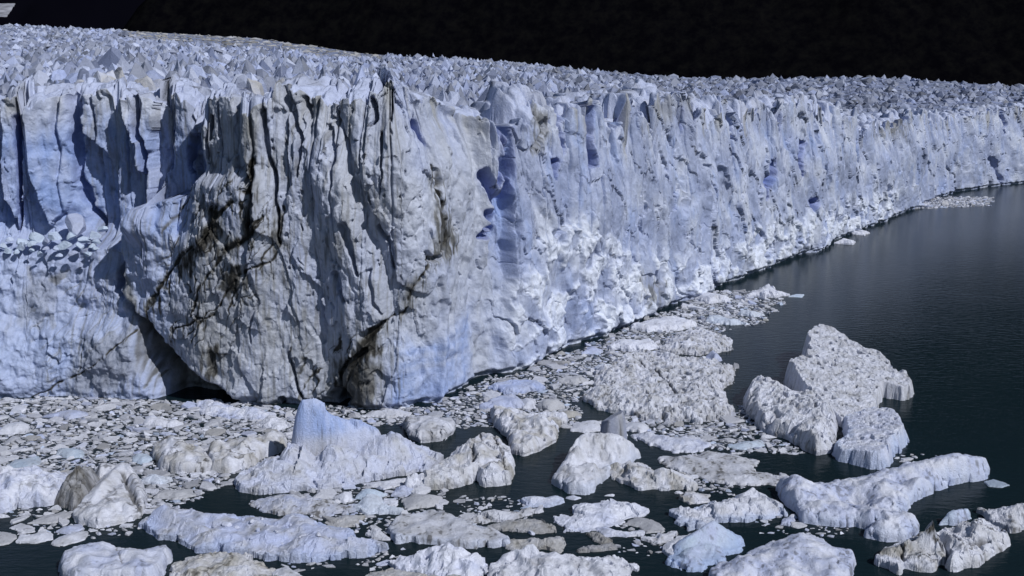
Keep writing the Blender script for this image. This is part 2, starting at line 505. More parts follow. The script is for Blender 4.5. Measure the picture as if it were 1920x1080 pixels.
    # authored slits and joints: (polyline, half width px, depth m, blueness)
    SL = [([(1063, 200), (1060, 240), (1063, 285)], 2.6, 6, .9), ([(1114, 205), (1108, 260), (1109, 312)], 3.4, 7, 1.), ([(1046, 300), (1040, 335)], 4, 5, 1.),
          ([(1450, 306), (1441, 340), (1434, 374)], 3.0, 5, 1.), ([(1513, 270), (1508, 300), (1506, 328)], 2.4, 5, 1.), ([(1178, 195), (1184, 250)], 2.0, 4, .8), ([(1300, 200), (1297, 250)], 2.2, 4, .7), ([(1478, 205), (1473, 262)], 1.8, 4, .7), ([(1585, 210), (1588, 250)], 2.0, 4, .6), ([(1522, 378), (1519, 398)], 2.4, 4, 1.),
          ([(948, 240), (952, 320), (951, 372)], 8, 9, 1.), ([(938, 300), (925, 350)], 4, 3, .8), ([(915, 400), (930, 430), (902, 446)], 4, 3, .9), ([(905, 330), (935, 400), (897, 445)], 5, 3.5, .8), ([(1216, 205), (1222, 250)], 4, 4, .2),
          ([(1335, 215), (1338, 245)], 4, 4.5, .3), ([(1390, 215), (1388, 245), (1392, 262)], 4, 4.0, .2), ([(1893, 190), (1891, 255)], 4, 5, .3),
          ([(1862, 300), (1875, 335), (1884, 345)], 6, 4.5, .1), ([(1658, 355), (1668, 385)], 5, 4, .1), ([(1325, 310), (1332, 360), (1338, 395)], 1.5, 1.5, 0),
          ([(1040, 225), (1003, 278)], 6, 2.0, 0), ([(1168, 190), (1166, 230)], 2, 4, .3),
          ([(690, 190), (700, 225), (690, 240)], 6, 5, 0), ([(737, 170), (737, 230)], 4, 5, 0), ([(717, 250), (720, 360)], 2.5, 2.5, 0),
          ([(532, 165), (545, 215), (560, 265), (562, 330)], 6, 4, 0), ([(560, 185), (572, 225)], 4, 4, 0), ([(612, 235), (628, 300), (625, 345)], 4, 3, 0),
          ([(800, 235), (812, 275)], 6, 2.5, .7), ([(495, 205), (500, 260), (520, 345), (530, 450)], 5, 4, 0), ([(470, 205), (476, 300), (470, 420)], 3, 2.2, 0),
          ([(415, 380), (400, 440)], 4, 2, 0), ([(385, 215), (380, 300)], 4, 5, .2), ([(327, 262), (322, 330)], 6, 6, .4),
          ([(290, 250), (297, 318)], 4, 5, .5), ([(236, 180), (248, 280), (258, 400)], 6, 5, .3), ([(138, 165), (146, 290), (158, 370), (185, 430)], 6, 5, .3),
          ([(65, 225), (68, 340), (60, 430)], 4, 4, .7), ([(650, 420), (665, 465), (680, 510)], 7, 2.6, 0), ([(715, 425), (738, 470), (742, 500)], 5, 2.2, 0),
          ([(638, 510), (648, 560)], 7, 2.2, 0), ([(700, 505), (700, 560), (720, 590)], 4, 1.8, 0), ([(690, 650), (640, 700), (632, 760)], 5, 2.5, 0),
          ([(545, 660), (555, 700), (570, 745)], 3, 2.0, 0), ([(640, 745), (640, 765)], 14, 5, 0), ([(530, 745), (530, 760)], 6, 3, 0),
          ([(690, 625), (722, 605)], 10, 3.0, 0), ([(828, 320), (838, 400), (836, 470)], 3, 1.4, 0), ([(798, 478), (810, 486), (830, 484)], 8, 2.5, 0),
          ([(475, 520), (482, 560), (472, 640)], 4, 1.2, 0)]
    blue = np.zeros(Z.shape)
    slit = np.zeros(Z.shape)
    for pts, w, dep, bl in SL:
        a = np.array(pts, float)
        x0, x1 = a[:, 0].min() - 60, a[:, 0].max() + 60
        cs = np.where((PB > x0 - 60) & (PB < x1 + 60))[0]
        if not len(cs):
            continue
        sl = slice(cs[0], cs[-1] + 1)
        b = setback_up(PB[sl])[None, :] * (0 if a[0, 0] > 420 else 1) * (a[0, 1] < 420)
        k = np.broadcast_to(np.broadcast_to(FY[sl], b.shape) / (np.broadcast_to(FY[sl], b.shape) + b), Z[:, sl].shape)
        x_ = CX + (PX[:, sl] - CX) * k + (1.0 if bl < .5 else .45) * wx[:, sl]; y_ = YH + (PY[:, sl] - YH) * k + wy[:, sl]
        d, par = line_d(x_, y_, pts)
        ww = w * (1.15 - 0.75 * par) * (1.7 if bl > .5 else 1.0)
        g = 1 - sstep(0.55 * ww, 1.35 * ww, d)
        rel[:, sl] -= g * dep * (.7 if bl < .5 else 1)
        slit[:, sl] = np.maximum(slit[:, sl], g)
        blue[:, sl] = np.maximum(blue[:, sl], .85 * bl * (1 - sstep(0.2 * ww, 2.0 * ww, d)))
    # dark debris lines: each stands a little open too
    DL = [([(478, 300), (470, 360), (415, 400), (395, 432), (345, 475), (305, 520), (262, 582)], 6.5, 34, 1.0),
          ([(500, 400), (467, 440), (426, 476), (374, 540), (360, 592)], 5.0, 28, .9),
          ([(533, 380), (534, 447), (515, 484), (470, 510), (437, 528), (407, 587), (345, 610), (315, 625)], 3.6, 24, .85),
          ([(474, 205), (480, 300), (470, 440)], 3.0, 5, .5), ([(416, 330), (412, 420)], 3.5, 8, .5),
          ([(345, 335), (328, 372), (290, 440)], 2.5, 6, .55), ([(820, 315), (834, 360), (838, 410), (834, 470), (800, 490), (772, 540), (758, 585), (722, 606), (690, 650), (640, 745)], 4.6, 20, .9),
          ([(238, 628), (190, 672), (147, 703), (60, 748)], 3.0, 6, .8), ([(148, 640), (146, 700)], 2.0, 6, .6), ([(30, 520), (60, 580), (90, 620)], 8.0, 12, .35),
          ([(548, 650), (556, 700), (572, 748)], 3.2, 6, .8), ([(395, 640), (402, 690)], 4.0, 16, .7), ([(330, 690), (285, 660), (270, 730)], 5.0, 8, .5),
          ([(250, 610), (300, 690), (420, 745)], 16, 10, .45), ([(430, 748), (640, 766)], 5, 4, .5), ([(290, 690), (280, 720)], 6, 10, .6)]
    dirt = np.zeros(Z.shape)
    streak = sstep(-0.1, 0.55, fbm(s2 / 0.55, Z / 7.0, 81.0, 3)) 
    for pts, w, drip, st in DL:
        a = np.array(pts, float)
        cs = np.where((PB > a[:, 0].min() - 120) & (PB < a[:, 0].max() + 120))[0]
        sl = slice(cs[0], cs[-1] + 1)
        x_, y_ = QX[:, sl], QY[:, sl]
        d, par = line_d(x_, y_, pts)
        ww = w * (0.55 + 0.9 * np.abs(perlin(s2[:, sl] / 3, Z[:, sl] / 3, 91.0)) * 2)
        g = (1 - sstep(0.25 * ww, ww, d)) * sstep(-.75, .0, fbm(s2[:, sl] / 2.2, Z[:, sl] / 3.0, 93.0, 3))
        d2, _ = line_d(x_, y_ - drip * 0.5, pts)
        g2 = (1 - sstep(w, drip * 1.1, d2)) * streak[:, sl] * (np.interp(0, [0], [0]) + 1)
        dirt[:, sl] = np.maximum(dirt[:, sl], st * np.maximum(g, 0.75 * g2))
        rel[:, sl] -= 0.5 * g * st
    # fine branching debris lines, following the diagonal layers
    al, ac = (s2 * .58 + Z * .81), (s2 * .81 - Z * .58)
    aw = ac + 1.3 * fbm(s2 / 4, Z / 4, 95.0, 3)
    fine = np.abs(perlin(aw / 4.2, al / 17, 97.0)); fine2 = np.abs(perlin(aw / 2.2 + 7, al / 9, 99.0))
    zone = sstep(-25, 45, poly_sd(QX, QY, [(320, 350), (480, 290), (540, 380), (540, 470), (470, 600), (420, 690), (340, 680), (262, 590), (290, 470)]))
    zone = np.maximum(zone, .9 * sstep(-15, 30, poly_sd(QX, QY, [(540, 640), (720, 600), (720, 740), (560, 750)])))
    zone = np.maximum(zone, .45 * sstep(-15, 30, poly_sd(QX, QY, [(0, 520), (110, 500), (250, 640), (250, 740), (60, 740)])))
    patch_ = sstep(-.4, .2, fbm(s2 / 5, Z / 6, 103.0, 3))
    ln = np.maximum((1 - sstep(.015, .06, fine)), .8 * (1 - sstep(.01, .06, fine2)))
    dirt = np.maximum(dirt, zone * patch_ * ln * .95)
    below_ln = (1 - sstep(.02, .30, np.where(perlin(aw / 4.2, al / 17, 97.0) < 0, fine, 1))) * streak
    dirt = np.maximum(dirt, zone * patch_ * below_ln * .62)
    rel = rel - .25 * zone * patch_ * ln
    BL = [([(402, 392), (418, 385), (416, 430), (396, 452), (372, 474), (356, 512), (338, 508), (346, 478), (378, 446)], 1.0), ([(474, 385), (478, 430), (440, 470), (418, 486), (424, 462), (458, 430)], .8),
          ([(440, 490), (470, 505), (452, 535), (428, 560), (418, 535)], .7), ([(462, 225), (486, 240), (484, 380), (466, 400)], .42), ([(528, 390), (540, 400), (536, 450), (520, 470)], .75),
          ([(826, 400), (846, 405), (852, 470), (826, 488), (806, 486)], .62), ([(760, 540), (780, 520), (776, 570), (756, 592)], .6), ([(668, 630), (722, 606), (716, 640), (690, 680), (660, 690)], .9), ([(622, 680), (700, 660), (714, 730), (690, 764), (628, 764)], .6),
          ([(390, 655), (412, 650), (410, 700), (394, 705)], .75), ([(150, 640), (236, 622), (262, 700), (190, 745), (120, 745)], .34), ([(20, 560), (70, 520), (95, 560), (60, 630), (10, 620)], .27), ([(210, 540), (300, 660), (420, 745), (330, 762), (262, 700)], .5),
          ([(300, 560), (420, 500), (470, 600), (420, 690), (340, 660)], .28), ([(1196, 525), (1226, 530), (1228, 570), (1204, 565)], .5), ([(1002, 215), (1040, 205), (1032, 260), (1006, 282)], .5), ([(1232, 192), (1282, 170), (1290, 210), (1230, 222)], .35), ([(1650, 195), (1710, 200), (1700, 255), (1655, 245)], .45)]
    for pts, st in BL:
        a = np.array(pts, float)
        cs = np.where((PB > a[:, 0].min() - 120) & (PB < a[:, 0].max() + 120))[0]
        sl = slice(cs[0], cs[-1] + 1)
        sd = poly_sd(QX[:, sl] + .5 * wx[:, sl], QY[:, sl] + 1.2 * wy[:, sl], pts)
        m = sstep(-12, 14, sd + 3 + 15 * fbm(s2[:, sl] / .9, Z[:, sl] / 5.5, 87.0, 4))
        dirt[:, sl] = np.maximum(dirt[:, sl], st * m)
    # undercut at the waterline
    rel = rel - 1.4 * (1 - sstep(0.3, 1.6, Z + 0.7 * perlin(s2 / 4, 0.0, 8.0))) * (0.4 + 0.6 * bw + .6 * lw)
    out = rel - sb
    X = X0 + NX * out; Y = Y0 + NY * out
    Zd = Z + 0.25 * fbm(s2 / 2.0, Z / 2.0, 33.0, 3) * sstep(0.02, .1, v) * (1 - sstep(.97, 1., v))
    # ---- colours
    n1 = fbm(s2 / 11, Z / 16, 101.0, 4)
    n2 = fbm(s2 / 2.4, Z / 9.0, 111.0, 4)
    one = np.ones(Z.shape + (1,))
    c = one * LAV
    def lay(c, colr, w):
        return c + (colr - c) * np.clip(w, 0, 1)[..., None]
    c = lay(c, WHITE, 0.5 + 0.9 * n1)
    # streaky blue on the long wall, blue ice on the recessed left wall and in the gully
    c = lay(c, BLUE, lw * np.clip(-0.06 + 0.30 * n2 + 0.55 * fbm((s2 + .3 * Z) / 8, Z / 14, 161.0, 4), 0, .5) * (1 - fanT))
    c = lay(c, LAV * .74, lw * sstep(-.25, .5, fbm((s2 + .4 * Z) / 11, Z / 15, 131.0, 4)) * 0.8 * (1 - fanT))
    c = lay(c, BLUE, upper_left * np.clip(0.55 + 0.5 * n1 + 0.3 * n2, 0, .88) * sstep(1, 10, below))
    c = lay(c, BLUE, (tl - upper_left) * np.clip(0.26 + 0.4 * n1, 0, .6))
    c = lay(c, BLUE, sstep(-10, 20, gl) * np.clip(0.75 + 0.5 * n2, 0, .95) * (1 - .7 * fanT) * (1 - .72 * sstep(400, 490, QY)))
    bz = sstep(-12, 22, poly_sd(QX, QY, [(722, 625), (800, 640), (850, 600), (890, 560), (880, 720), (800, 775), (730, 775)]))
    c = lay(c, BLUE, bz * np.clip(0.42 + 0.35 * perlin(s2 / 20, Z / 1.6, 121.0) + .3 * n2, 0, .85))
    gz = sstep(-30, 50, poly_sd(QX, QY, [(300, 500), (420, 390), (560, 430), (560, 620), (730, 600), (720, 770), (540, 770), (400, 730), (290, 610)]))
    c = lay(c, BEIGE, gz * np.clip(0.22 + 0.7 * fbm(s2 / 4, Z / 9, 141.0, 4), 0, .85))
    c = lay(c, mix(WHITE, GREY, .5) * np.array([1.06, 1.02, .96]), bw * .2 * (1 - bz))
    c = lay(c, GREY, bw * (1 - bz) * np.clip(0.35 + 0.6 * fbm(s2 / 6, Z / 14, 151.0, 4), 0, .7))
    c = lay(c, np.array([.68, .70, .77]), fanT * np.clip(.75 + .4 * n2, 0, 1))
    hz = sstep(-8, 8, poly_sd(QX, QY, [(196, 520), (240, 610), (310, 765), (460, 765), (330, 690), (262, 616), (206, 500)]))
    c = lay(c, BEIGE * .6, hz * .8)  # darker beige inside the outline of the hollow
    # grimy crest
    c = lay(c, BEIGE, (1 - sstep(1, 9, below + 6 * n1)) * sstep(-.1, .5, fbm(s2 / 5, 0.0 * Z, 171.0, 3)) * 0.8)
    c = lay(c, DEEP, blue)
    c = lay(c, BLUE * .7, lw * np.clip(cdepth / 3.0, 0, .8))
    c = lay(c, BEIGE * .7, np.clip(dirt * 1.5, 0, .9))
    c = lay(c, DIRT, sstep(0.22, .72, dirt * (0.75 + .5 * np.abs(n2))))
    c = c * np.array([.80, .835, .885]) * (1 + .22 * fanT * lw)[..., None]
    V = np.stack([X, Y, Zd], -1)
    # ---- crest cap, running back from the edge
    q = np.concatenate([[0], np.cumsum(np.linspace(0.3, 1.2, 34))])[1:, None]
    nq = len(q)
    sq = np.broadcast_to(S, (nq, NC)); qq = np.broadcast_to(q, (nq, NC))
    h, c1, c2, rn = blocks(sq, qq, np.broadcast_to(right, sq.shape))
    ztop_q = zt[None, :] + np.minimum(qq, 9) * 0.10 - 0.22 * np.maximum(qq - 9, 0) * 1.0
    domes = prow[None, :] * 1.2 * np.sin(np.clip(qq / 16, 0, 1) * math.pi)
    zz = ztop_q + domes + amp * h - (1.6 * c1 + 0.7 * c2) * np.maximum(amp, .45) + 0.5 * fbm(sq / 3, qq / 3, 7.0, 4)
    zz = mix(topz[None, :], zz, sstep(0, 1.5, qq))
    back = out[-1][None, :] - qq
    CXX = FX + NX * back; CYY = FY + NY * back
    cc = np.ones(zz.shape + (1,)) * WHITE
    cc = lay(cc, BEIGE, 0.9 * sstep(-.05, .6, fbm(sq / 6, qq / 6, 181.0, 4)))
    cc = lay(cc, LAV, 0.4 * np.ones(zz.shape)) * np.array([.82, .86, .94])
    V = np.concatenate([V, np.stack([CXX, CYY, zz], -1)], 0)
    c = np.concatenate([c, cc], 0)
    nr = V.shape[0]
    # region of each face: terraced side, buttress, long wall
    PXc = np.concatenate([QX, np.broadcast_to(QX[-1], zz.shape)], 0)
    ins = np.concatenate([inside, np.broadcast_to((QX[-1] > 352) * 1.0, zz.shape)], 0)
    reg = np.where(PXc > 905, 2, np.where(ins > 0.5, 1, 0))[:-1, :-1].ravel()
    return V, c, grid_faces(nr, NC), reg, (FX + NX * back[-1], FY + NY * back[-1], zz[-1], ptx), topz

V, c, faces, reg, rear, topz = make_front()
glacier = bpy.data.objects.new("glacier", None)
glacier.location = (0, 0, 0)
COL.objects.link(glacier)
tag(glacier, "vast glacier ending in a tall fluted blue white ice cliff above the lake", "glacier")
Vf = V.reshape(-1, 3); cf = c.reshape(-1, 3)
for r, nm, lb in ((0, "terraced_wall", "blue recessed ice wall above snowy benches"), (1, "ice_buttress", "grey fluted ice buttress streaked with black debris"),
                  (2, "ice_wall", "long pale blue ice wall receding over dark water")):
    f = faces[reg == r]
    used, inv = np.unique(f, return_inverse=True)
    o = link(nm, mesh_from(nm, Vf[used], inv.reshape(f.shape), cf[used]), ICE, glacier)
    o["label"] = lb

# ------------------------------------------------------------------ glacier surface and its seracs
rx, ry, rz, rpx = rear
order = np.argsort(np.arctan2(rx, ry))
r_ang = np.arctan2(rx, ry)[order]; r_dist = np.hypot(rx, ry)[order]; r_z = rz[order]
k = np.ones(31) / 31
r_dist_s = np.convolve(np.pad(r_dist, 15, mode='edge'), k, 'valid'); r_zs = np.convolve(np.pad(r_z, 15, mode='edge'), k, 'valid')
SKA = np.array([math.atan2((p - CX) / F, CT) for p, _ in SKY]); SKY_Y = np.array([y for _, y in SKY])
FAR_A = [SKA[0], SKA[1], SKA[4], SKA[7], SKA[9], SKA[-1]]
FAR_D = [2700, 2700, 2000, 1350, 1080, 1000]

def surf(ang, t):
    """glacier surface: bearing and t (0 at the front, 1 at the back rim)"""
    d0 = np.interp(ang, r_ang, r_dist_s) - 6; z0 = np.interp(ang, r_ang, r_zs)
    D = np.interp(ang, FAR_A, FAR_D)
    D = np.maximum(D, d0 + 250)
    d = d0 * (D / d0) ** t
    ysk = np.interp(ang, SKA, SKY_Y) + 8
    tan_s = ((CY - ysk) / F * CT - ST) / (CT + (CY - ysk) / F * ST) * np.cos(ang)   # slope of the sight line to the rim
    zs = HC + D * tan_s
    ta0 = (z0 - 1.0 - HC) / d0
    tas = (zs - HC) / D
    z = HC + d * mix(ta0, tas, t ** 0.85)
    return d * np.sin(ang), d * np.cos(ang), z, d

def make_surface():
    A = np.linspace(r_ang[0] * 1.0, r_ang[-1], 300)[None, :]
    T = np.linspace(0, 1, 160)[:, None]
    x, y, z, d = surf(np.broadcast_to(A, (160, 300)), np.broadcast_to(T, (160, 300)))
    z = z + 0.8 * fbm(x / 12, y / 12, 3.0, 3)
    # behind the rim it dips away
    e = np.stack([x[-1] * 1.15, y[-1] * 1.15, z[-1] - 60], -1)[None]
    Vv = np.concatenate([np.stack([x, y, z], -1), e], 0)
    n = fbm(Vv[..., 0] / 60, Vv[..., 1] / 25, 5.0, 4)
    n5 = fbm(Vv[..., 0] / 90, Vv[..., 1] / 14, 15.0, 4)
    cl = LAV + (GREY - LAV) * np.clip(.35 + .6 * n, 0, 1)[..., None]
    cl = cl * np.array([.86, .92, 1.05]) * (.68 - .4 * sstep(.0, .5, n5))[..., None]
    o = link("ice_surface", mesh_from("ice_surface", Vv.reshape(-1, 3), grid_faces(161, 300), cl.reshape(-1, 3)), ICE, glacier)
make_surface()

def ico(sub):
    import bmesh
    bm = bmesh.new(); bmesh.ops.create_icosphere(bm, subdivisions=sub, radius=1.0)
    Vv = np.array([v.co[:] for v in bm.verts]); Ff = np.array([[v.index for v in f.verts] for f in bm.faces]); bm.free()
    return Vv, Ff
ICO = {k: ico(k) for k in (1, 2, 3, 4)}

def chunk(sub, rs, planes=9, tall=1.0, lo=0.45, hi=0.9, rough=0.05):
    """faceted lump cut out of a sphere by planes; unit radius, foot at z about -0.4"""
    Vv, Ff = ICO[sub]
    Vv = Vv.copy()
    for _ in range(planes):
        n = rs.normal(size=3); n[2] = abs(n[2]) * 0.8; n /= np.linalg.norm(n)
        d = rs.uniform(lo, hi)
        k = Vv @ n - d
        Vv -= np.clip(k, 0, None)[:, None] * n
    o = rs.rand(3) * 50
    if rough:
        nn = fbm(Vv[:, 0] * 2.2 + o[0], Vv[:, 1] * 2.2 + o[1], Vv[:, 2] * 2.2 + o[2], 3)
        Vv *= (1 + rough * nn)[:, None]
    Vv[:, 2] = np.maximum(Vv[:, 2], -0.42) * tall
    return Vv, Ff

def spire(sub, rs):
    """serac: steep blade with a leaning edge"""
    Vv, Ff = ICO[sub]
    Vv = Vv * np.array([1.0, 1.0, 1.0])
    a = rs.uniform(0, math.pi)
    for _ in range(7):
        b = a + rs.choice([0, math.pi]) + rs.normal() * 0.5
        el = rs.uniform(0.15, 0.75)
        n = np.array([math.cos(b) * math.cos(el), math.sin(b) * math.cos(el), math.sin(el)])
        d = rs.uniform(0.22, 0.6)
        k = Vv @ n - d
        Vv = Vv - np.clip(k, 0, None)[:, None] * n
    for _ in range(4):
        n = rs.normal(size=3); n[2] = abs(n[2]) * .4; n /= np.linalg.norm(n)
        k = Vv @ n - rs.uniform(.45, .8)
        Vv = Vv - np.clip(k, 0, None)[:, None] * n
    o = rs.rand(3) * 50
    nn = fbm(Vv[:, 0] * 2.5 + o[0], Vv[:, 1] * 2.5 + o[1], Vv[:, 2] * 2.5 + o[2], 3)
    Vv = Vv * (1 + 0.10 * nn)[:, None]
    Vv[:, 2] = np.maximum(Vv[:, 2], -0.5)
    Vv[:, :2] *= (1 + 0.35 * np.clip(0.5 - Vv[:, 2:3], 0, 1))
    Vv[:, 2] *= 1.15
    return Vv, Ff

def serac_colours(Vv, rs):
    c = np.ones((len(Vv), 1)) * mix(WHITE, LAV, rs.uniform(0, 1)) * rs.uniform(.72, 1)
    o = rs.rand() * 90
    n = fbm(Vv[:, 0] * 1.3 + o, Vv[:, 1] * 1.3, Vv[:, 2] * 1.3, 3)
    dirty = rs.rand() < 0.35
    c = c + ((BEIGE * .8 + GREY * .2) - c) * np.clip((0.6 if dirty else 0.05) + 0.8 * n, 0, .9)[:, None]
    c = c + (BLUE - c) * (np.clip(-n, 0, 1) * 0.35)[:, None]
    return c

def make_seracs():
    rs = np.random.RandomState(11)
    near_me = []
    for i in range(16):
        Vv, Ff = spire(3, rs) if i % 3 == 0 else chunk(3, rs, 9, 1.0, .3, .75, .12)
        near_me.append(mesh_from("serac", Vv, Ff, serac_colours(Vv, rs), False))
    mid = [spire(2, rs) if i % 3 == 0 else chunk(2, rs, 9, 1.0, .3, .75, .1) for i in range(14)]
    low = [spire(1, rs) if i % 3 == 0 else chunk(1, rs, 9, 1.0, .35, .8, .1) for i in range(24)]
    spots = []
    t_d = 0.0
    d = 3.0
    while d < 2600:
        sp = 5.0 + 5.5 * min(d / 1800, 1)
        base = 200 + d
        step = sp / (base + 60)
        a = r_ang[0] + rs.rand() * step
        while a < r_ang[-1]:
            aa = a + rs.normal() * step * .3
            d0 = np.interp(aa, r_ang, r_dist_s); D = max(np.interp(aa, FAR_A, FAR_D), d0 + 250)
            dd = d0 + d + rs.normal() * sp * .3
            pxa = CX + F * math.tan(aa) / CT
            if 230 < pxa < 720 and dd > D * (.80 - .12 * math.sin((pxa - 230) / 490 * math.pi)) and rs.rand() < .35:
                a += step; continue
            if dd < D * 0.995 and dd > d0 + 1:
                spots.append((aa, math.log(dd / (d0 - 6)) / math.log(D / (d0 - 6)), sp))
            a += max(step, sp / (d0 + d))
        d += sp * (0.75 if d < 250 else 1.2 if d < 700 else 2.0)
    spots = np.array(spots)
    x, y, z, dist = surf(spots[:, 0], np.clip(spots[:, 1], 0, 1))
    inview = np.abs(np.tan(spots[:, 0])) * F / 1.0 < 1000
    idx = np.argsort(np.where(inview, dist, 1e9))
    near = set(idx[:300].tolist())
    VV, FF, CC = [], [], []
    off = 0
    for i in range(len(spots)):
        r = spots[i, 2] * (0.34 + 0.85 * rs.rand() ** 2.2) * (1 + .35 * perlin(x[i] / 40, y[i] / 40, 6.0)); h = r * rs.uniform(0.8, 1.5) * (1 - .35 * sstep(600, 1800, dist[i]))
        # strips of higher and lower ground
        zz = z[i] - .8 + 1.6 * ridged(x[i] / 55, y[i] / 16, 12.0, 2) * sstep(0, 40, dist[i] - 250) + 1.6 * perlin(x[i] / 34, y[i] / 26, 2.0) * sstep(0, 40, dist[i] - 260)
        pxa = CX + F * math.tan(spots[i, 0]) / CT; Dd = np.interp(spots[i, 0], FAR_A, FAR_D)
        moraine = 230 < pxa < 720 and dist[i] > Dd * (.80 - .12 * math.sin((pxa - 230) / 490 * math.pi))
        h *= 1 - .38 * float(sstep(850, 1150, pxa))
        if moraine:
            h *= .38
        rot = rs.uniform(0, 2 * math.pi)
        if i in near:
            o = link("serac", near_me[rs.randint(16)], ICE, glacier, (x[i], y[i], zz))
            o.rotation_euler = (rs.normal() * .08, rs.normal() * .08, rot)
            o.scale = (r, r * rs.uniform(.7, 1.1), h)
        else:
            Vv, Ff = mid[rs.randint(14)] if dist[i] < 480 else low[rs.randint(24)]
            cr, sr = math.cos(rot), math.sin(rot)
            w = np.empty_like(Vv)
            ax, ay = Vv[:, 0] * r, Vv[:, 1] * r * rs.uniform(.7, 1.1)
            w[:, 0] = ax * cr - ay * sr + x[i]; w[:, 1] = ax * sr + ay * cr + y[i]; w[:, 2] = Vv[:, 2] * h + zz
            keep = Ff[(Vv[Ff][:, :, 2].min(1) > -0.45)]
            VV.append(w); FF.append(keep + off); off += len(w)
            band = perlin(x[i] / 70, y[i] / 22, 8.0)
            cc = mix(WHITE, LAV, rs.uniform(0, 1)); cc = mix(cc, GREY * .8, np.clip(rs.uniform(-.1, .5) + band * .9, 0, .9)) * rs.uniform(.42, 1.02) * np.array([.84, .89, 1.0]) * (1 - .2 * sstep(-.05, .15, spots[i, 0]))
            if moraine:
                cc = mix(GREY, BEIGE, rs.rand()) * rs.uniform(.35, 1.15)
            CC.append(np.ones((len(w), 1)) * cc)
    o = link("serac_field", mesh_from("serac_field", np.concatenate(VV), np.concatenate(FF), np.concatenate(CC), False), ICE, glacier)
    o["kind"] = "stuff"
    print("seracs", len(spots), "tris", sum(len(f) for f in FF))
make_seracs()

# broken blocks lying on the upper bench
def make_bench_blocks():
    rs = np.random.RandomState(5)
    protos = []
    for i in range(8):
        Vv, Ff = chunk(3, rs, 10, 0.8, .4, .8, .06)
        cl = np.ones((len(Vv), 1)) * mix(LAV, PALE, rs.uniform(0, 1)) * rs.uniform(.85, 1.0)
        protos.append(mesh_from("ice_block", Vv, Ff, cl, False))
    L = [(145, 420, 5.2), (100, 440, 3.2), (70, 440, 2.6), (175, 438, 2.4), (192, 425, 2.4), (120, 455, 2.6), (45, 450, 2.4), (20, 445, 1.6), (85, 462, 1.4),
         (150, 458, 2.0), (180, 462, 1.3), (5, 458, 1.5), (60, 465, 1.3), (30, 468, 1.2), (165, 472, 1.2), (110, 475, 1.3), (88, 448, 2.2), (158, 446, 2.4), (132, 440, 2.0), (40, 458, 2.0), (15, 466, 1.7), (60, 452, 1.6), (182, 448, 1.6), (105, 462, 1.5), (138, 470, 1.6), (75, 472, 1.4), (172, 458, 1.3)]
    for i, (px, py, r) in enumerate(L):
        Y = np.interp(px, [0, 200], [FY[np.argmin(abs(FX + 100))], 207]) + 12 - (py - 440) * 0.12
        z = height_at(Y, py + 4)
        x = (px - CX) / F * (Y * CT + (HC - z) * ST)
        o = link("ice_block", protos[i % 8], ICE, glacier, (x, Y, z))
        o.rotation_euler = (rs.normal() * .3, rs.normal() * .3, rs.uniform(0, 6.28)); o.scale = (r * .66, r * .6, r * rs.uniform(.45, .7))
make_bench_blocks()

# ================================================================== ICEBERGS AND FLOES
NAMED = []
OCC = []      # footprints (world polygons) kept clear of small fragments

